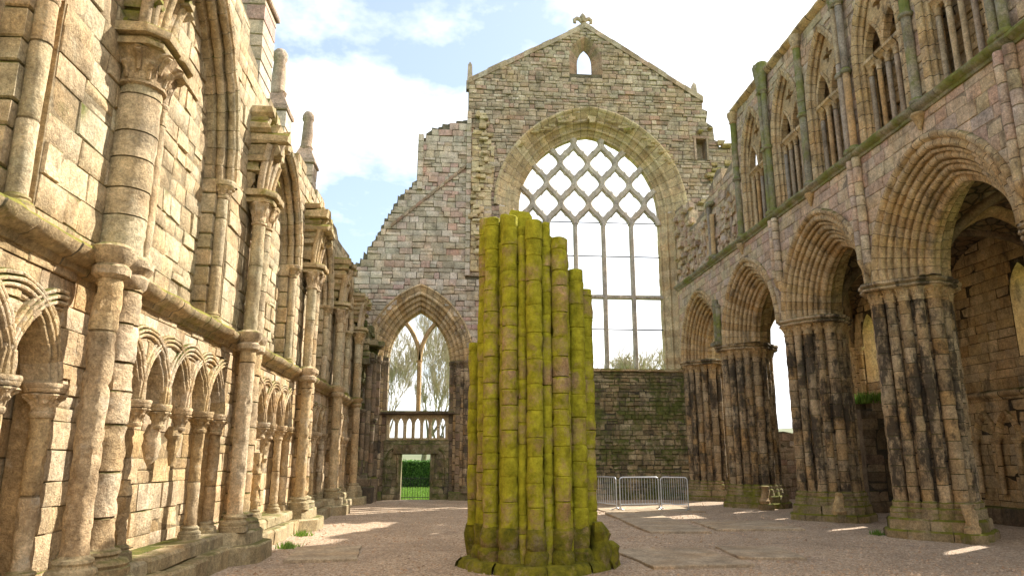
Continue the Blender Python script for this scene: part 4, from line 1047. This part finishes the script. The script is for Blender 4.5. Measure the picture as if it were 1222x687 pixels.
mb = MB(); bar(mb, [(LCX, 3.6), (LCX, 5.85)], .2, .28); part('mullion', mb, M['arch'], gw)
mb = MB(); capital(mb, LCX, YT, 5.9, .085, .2, 1.5, 5, 14); 
cR = arch_c(LS_, LR_)+LS_
for s_ in (-1, 1):
    c0 = LCX+s_*(-cR+.0); P = []
    for i in range(26):
        a = math.radians(2.2*i); x, z = LCX-s_*cR+s_*cR*math.cos(a)*1.0, 5.85+cR*math.sin(a)
        if inside(arch_hole(LCX, 5, LZ, LS_, LR_, .08, 14), x, z): P.append((x, z))
    bar(mb, P, .19, .26)
part('tracery', mb, M['arch'], gw, 50)
dx0, dx1 = -2.16, -.94
mb = MB(); do = [(LCX-LS_-.05,0),(LCX-LS_-.05,2.42),(LCX+LS_+.05,2.42),(LCX+LS_+.05,0),(dx1,0),(dx1,1.86),(dx0,1.86),(dx0,0)]
FD = frame_ny(YG+.35); slab(mb, FD, do, (), .6, 0, 0); stones(mb, FD, do, (), (.22,.34), (.24,.6), prd=(0,.04))
for c in (-2.55, -.55): arch_sweep(mb, FD, c, 1.6, .2, .42, [(.09,0),(.09,.07),(.04,.1),(.0,.05),(0,0)], 5, .7, er=.015, sub=1)
mb.box(dx0-.12, dx0, YG+.3, YG+.5, 0, 1.86, .3, .005, .02); mb.box(dx1, dx1+.12, YG+.3, YG+.5, 0, 1.86, .6, .005, .02)
part('door_wall', mb, M['dark_moss'], gw)
mb = MB(); mb.box(dx0-.35, dx1+.35, YG+.22, YG+.5, 1.87, 2.3, .5, .01, .03); part('door_lintel', mb, M['dark_moss'], gw)
mb = MB(); FBa = frame_ny(YG+.5); bh = [arch_hole(LCX-1.08+.36*k, 2.55, 3.1, .115, .28, 0, 5) for k in range(7)]
slab(mb, FBa, [(LCX-LS_-.02,2.43),(LCX-LS_-.02,3.52),(LCX+LS_+.02,3.52),(LCX+LS_+.02,2.43)], bh, .3, 0, .6)
for k in range(8): mb.drums(LCX-1.26+.36*k, YG+.47, 2.46, 3.12, .055, .7, 9, .004)
for c in range(7): arch_sweep(mb, FBa, LCX-1.08+.36*c, 3.1, .115, .28, [(.05,0),(.05,.04),(.0,.04),(0,0)], 3, None, er=.004, sub=1)
part('balustrade', mb, M['window_stone'], gw)
mb = MB(); mb.box(LCX-LS_-.25, LCX+LS_+.25, YG+.2, YG+.95, 3.53, 3.68, .5, .01, .04); mb.box(LCX-LS_-.05, LCX+LS_+.05, YG+.35, YG+.8, 2.38, 2.46, .5, .006, .02); part('window_sill', mb, M['dark'], gw)
# ruined corner at the left end of the gable
rc = thing('ruined_corner', 'dark jagged remains of a vault corner between the sunlit wall and the doorway', 'ruin', (-3.6, 30.2, 0))
mb = MB()
z = 0
while z < 8.4:
    h = U(.16,.32); out = .35+.25*math.sin(z*1.3)+U(-.12,.16)+(.3 if 3.2 < z < 3.8 or 5.6 < z < 6.3 else 0)
    if z > 7: out *= .6
    y = 29.5
    while y < 31.1: w = U(.22,.5); mb.box(-4.3, -4.1+max(.06, out*U(.6,1.15)), y, min(y+w, 31.15)-.01, z, z+h-.01, U(.05,1), .02, .03); y += w
    z += h
part('rubble_core', mb, M['dark_moss'], rc, 30)
for (x, y, r, z0, z1) in ((-3.5,30.1,.13,1.0,5.4),(-3.35,30.6,.12,1.0,3.0),(-3.62,29.6,.1,.6,3.3),(-3.4,30.95,.12,3.6,6.0)):
    mb = MB(); mb.drums(x, y, z0, z1, r, .5, 12, .02, ragged=.1); s1 = part('shaft', mb, M['dark'], rc)
    capital(MB_ := MB(), x, y, z1+.3, r, .34, 1.7, 5, 18); part('capital', MB_, M['dark'], s1)
mb = MB(); mb.box(-3.85,-3.1,29.3,30.1,-.05,.62,.5,.01,.04); mb.box(-3.75,-3.2,29.4,30.0,.62,.95,.7,.01,.04); mb.box(-3.85,-3.05,30.3,31.0,-.05,.95,.3,.01,.04); part('pedestal', mb, M['dark'], rc, 30)

# ================================================================== SMALL THINGS
def barrier(A, B, label, nb):
    A, B = Vector(A), Vector(B); L = (B-A).length; d = (B-A).normalized()
    t = thing('crowd_barrier', label, 'barrier', (A.x, A.y, 0), 'steel crowd barriers')
    P = lambda u, z: (A.x+d.x*u, A.y+d.y*u, z)
    zb, zt_, r = .2, 1.08, .1
    fr = [P(.03,0.04), P(.03,zt_-r)]+[P(.03+r-r*math.cos(R(a)), zt_-r+r*math.sin(R(a))) for a in (22,45,67,90)]+[P(L-.03-r+r*math.sin(R(a)), zt_-r+r*math.cos(R(a))) for a in (0,22,45,67)]+[P(L-.03,zt_-r), P(L-.03,.04)]
    mb = MB(); mb.tube(fr, .021, 10, .5); mb.tube([P(.03,zb), P(L-.03,zb)], .018, 8, .5); part('frame', mb, M['galv'], t, 60)
    for i in range(1, nb+1):
        u = .03+(L-.06)*i/(nb+1); mb = MB(); mb.tube([P(u,zb), P(u,zt_)], .0085, 6, .5); part('bar', mb, M['galv'], t, 60)
    nrm = Vector((-d.y, d.x))
    for u in (.03, L-.03):
        mb = MB(); q = Vector((A.x+d.x*u, A.y+d.y*u)); mb.tube([(q.x-nrm.x*.28, q.y-nrm.y*.28, .02), (q.x-nrm.x*.1, q.y-nrm.y*.1, .06), (q.x, q.y, .1), (q.x+nrm.x*.1, q.y+nrm.y*.1, .06), (q.x+nrm.x*.28, q.y+nrm.y*.28, .02)], .018, 8, .5); part('foot', mb, M['galv'], t, 60)
barrier((4.9,26.6), (5.55,24.85), 'steel crowd barrier half hidden behind the mossy pillar', 12)
barrier((5.62,24.8), (7.08,25.05), 'middle steel crowd barrier facing the camera', 13)
barrier((7.12,25.1), (7.92,24.5), 'steel crowd barrier at the right end, turned at an angle', 11)

SLB = []
def slab_stone(x0, x1, y0, y1, rz, label, h=.05):
    cx_, cy_ = (x0+x1)/2, (y0+y1)/2; mb = MB()
    c_, s_ = math.cos(R(rz)), math.sin(R(rz)); P = []
    base = [(x0,y0),(x1,y0),(x1,y1),(x0,y1)]; loop = []
    for (a, b), (c, d) in zip(base, base[1:]+base[:1]):
        for k in range(6): loop.append((a+(c-a)*k/6+U(-.03,.03), b+(d-b)*k/6+U(-.03,.03)))
    rot = [(cx_+(a-cx_)*c_-(b-cy_)*s_, cy_+(a-cx_)*s_+(b-cy_)*c_) for a, b in loop]
    q = U(.2, 1)
    rws = [[(a, b, -.1) for a, b in rot], [(a, b, h-.012) for a, b in rot], [(cx_+(a-cx_)*.985, cy_+(b-cy_)*.985, h+.004*N3((a, b, 1), 2)) for a, b in rot]]
    mb.grid(rws, [q, q], True); mb.poly(rws[2], q)
    tag(mb.build('grave_slab', M['slab'], None, (cx_, cy_, 0)), label, 'grave slab', 'stone slabs set in the gravel')
slab_stone(4.75,6.25,17.4,23.4,-2,'broad worn slab in front of the crowd barriers')
slab_stone(3.15,4.9,12.1,14.4,4,'worn slab just right of the mossy pillar base')
slab_stone(5.1,6.3,12.9,14.5,-6,'low slab in the gravel towards the blackened pier')
slab_stone(6.5,8.7,17.9,20.2,-2,'wide flat slab between barriers and orange and black pier')
slab_stone(-2.9,-1.7,13.3,15.2,5,'sandy worn slab near the sunlit wall bench')
slab_stone(5.0,8.3,24.0,26.6,0,'large slab beneath the steel crowd barriers', .03)

# iron gate in the doorway
t = thing('iron_gate', 'low dark iron gate of thin bars in the doorway', 'gate', (LCX, YG+.6, 0))
mb = MB()
for z in (.1,.86): mb.tube([(dx0+.02,YG+.62,z),(dx1-.02,YG+.62,z)], .014, 6, .5)
part('frame', mb, M['iron'], t)
for k in range(11):
    x = dx0+.07+k*.108; mb = MB(); mb.tube([(x,YG+.62,.04),(x,YG+.62,.96)], .008, 6, .5); part('bar', mb, M['iron'], t)
# hedge
def leaf(mb, c, s, r):
    a = Vector((U(-1,1),U(-1,1),U(-1,1))).normalized(); b = a.cross(Vector((U(-1,1),U(-1,1),U(-1,1)))).normalized()
    c = Vector(c); mb.add([tuple(c-a*s), tuple(c+b*s*.45), tuple(c+a*s), tuple(c-b*s*.45)], [(0,1,2,3)], r)
mb = MB(); hx0, hx1, hy = -9.0, 3.0, 47.0
for k in range(22000):
    x = U(hx0, hx1); f = rng.random()
    if f < .7: c = (x, hy-.5+abs(rng.gauss(0,.12))-.1*noise.noise(Vector((x*1.5, 0, 3))), U(-.05,1.5))
    else: c = (x, hy+U(-.5,.5), 1.42+rng.gauss(0,.06)+.1*noise.noise(Vector((x*.8,1,1))))
    leaf(mb, c, U(.05,.11), rng.random())
mb.box(hx0, hx1, hy-.42, hy+.5, -.1, 1.4, .0)
tag(mb.build('hedge', M['hedge'], None, ((hx0+hx1)/2, hy, 0), smooth=False), 'clipped green hedge seen through the doorway', 'hedge')
# lawn blades in view through the door
mb = MB()
for k in range(9000):
    y = U(33,46); x = -1.55/31.2*y+U(-1.6,1.6)*y/40; h = U(.05,.12); a = U(0,6.3)
    mb.add([(x-.02*math.cos(a), y-.02*math.sin(a), -.09), (x+.02*math.cos(a), y+.02*math.sin(a), -.09), (x+U(-.05,.05), y+U(-.05,.05), -.09+h)], [(0,1,2)], rng.random())
tag(mb.build('grass', M['blade'], None, (-2, 40, 0), smooth=False), 'sunlit lawn grass beyond the doorway', 'grass', kind='stuff')
# weeds at the foot of the bench and piers
def weed(x, y, z, n, label):
    mb = MB()
    for k in range(n):
        a = U(0,6.3); r = abs(rng.gauss(0,.12)); h = U(.05,.16); q = (x+r*math.cos(a), y+r*math.sin(a))
        mb.add([(q[0]-.012, q[1], z), (q[0]+.012, q[1]+.006, z), (q[0]+U(-.08,.08), q[1]+U(-.08,.08), z+h)], [(0,1,2)], rng.random())
    tag(mb.build('weed_tuft', M['blade'], None, (x, y, z), smooth=False), label, 'weed', 'weed tufts')
weed(-3.2, 15.2, .01, 130, 'small green weed tuft at the foot of the left bench')
weed(-3.35, 17.5, .01, 90, 'second weed tuft farther along the left bench')
weed(9.75, 16.6, .01, 110, 'weed tuft at the base of the blackened pier')

# trees
def tree(name, x, y, h, label, spread=.9, tm=.013, seed=1, levels=5):
    g = random.Random(seed); t = thing(name, label, 'tree', (x, y, -.1), 'bare trees outside the ruin')
    tr, cr = MB(), MB()
    def grow(p, d, L, r, lv):
        n = 4; P = [p]; q = Vector(p); dd = Vector(d)
        for i in range(n):
            dd = (dd+Vector((g.uniform(-.18,.18), g.uniform(-.18,.18), g.uniform(.02,.2)))).normalized(); q = q+dd*L/n; P.append(tuple(q))
        rad = [r*(1-.45*i/n) for i in range(n+1)]
        (tr if lv < 2 else cr).tube(P, rad, 7 if lv < 2 else 4 if lv < 4 else 3, g.random(), cap=False)
        if lv >= levels:
            return
        k = 2+(g.random() < .75)+(lv == 0)*2+(lv > 2)
        for j in range(k):
            f = g.uniform(.45,1) if j else 1.0; i = min(n, max(1, round(f*n))); a = g.uniform(0, 2*PI); sp = g.uniform(.35, .75)*spread
            ax = dd.orthogonal().normalized(); ax2 = dd.cross(ax); nd = (dd+(ax*math.cos(a)+ax2*math.sin(a))*sp).normalized()
            grow(P[i], nd, L*g.uniform(.6,.82), max(tm, rad[i]*g.uniform(.5,.72)), lv+1)
    grow((x, y, -.15), (0,0,1), h*.28, h*.017, 0)
    part('trunk', tr, M['bark'], t, 60); part('crown', cr, M['twig'], t, 60)
tree('bare_tree', -5.0, 47.5+4, 14, 'bare many-twigged tree at the left inside the arched window', .6, seed=4, levels=6)
tree('bare_tree', -2.2, 56, 15, 'bare pale tree behind the mullion of the arched window', .6, seed=9, levels=6)
tree('bare_tree', -3.6, 44.5, 11.5, 'thin bare tree standing close behind the arched window', .75, seed=57, levels=6)
tree('bare_tree', -.6, 52, 12, 'greenish budding tree at the right inside the arched window', .62, seed=21, levels=6)
tree('bare_tree', 15.0, 66, 15.2, 'wide bare tree low in the great window, left part', 1.0, .026, seed=33, levels=6)
tree('bare_tree', 19.0, 70, 15.5, 'wide bare tree low in the great window, right part', 1.0, .026, seed=41, levels=6)
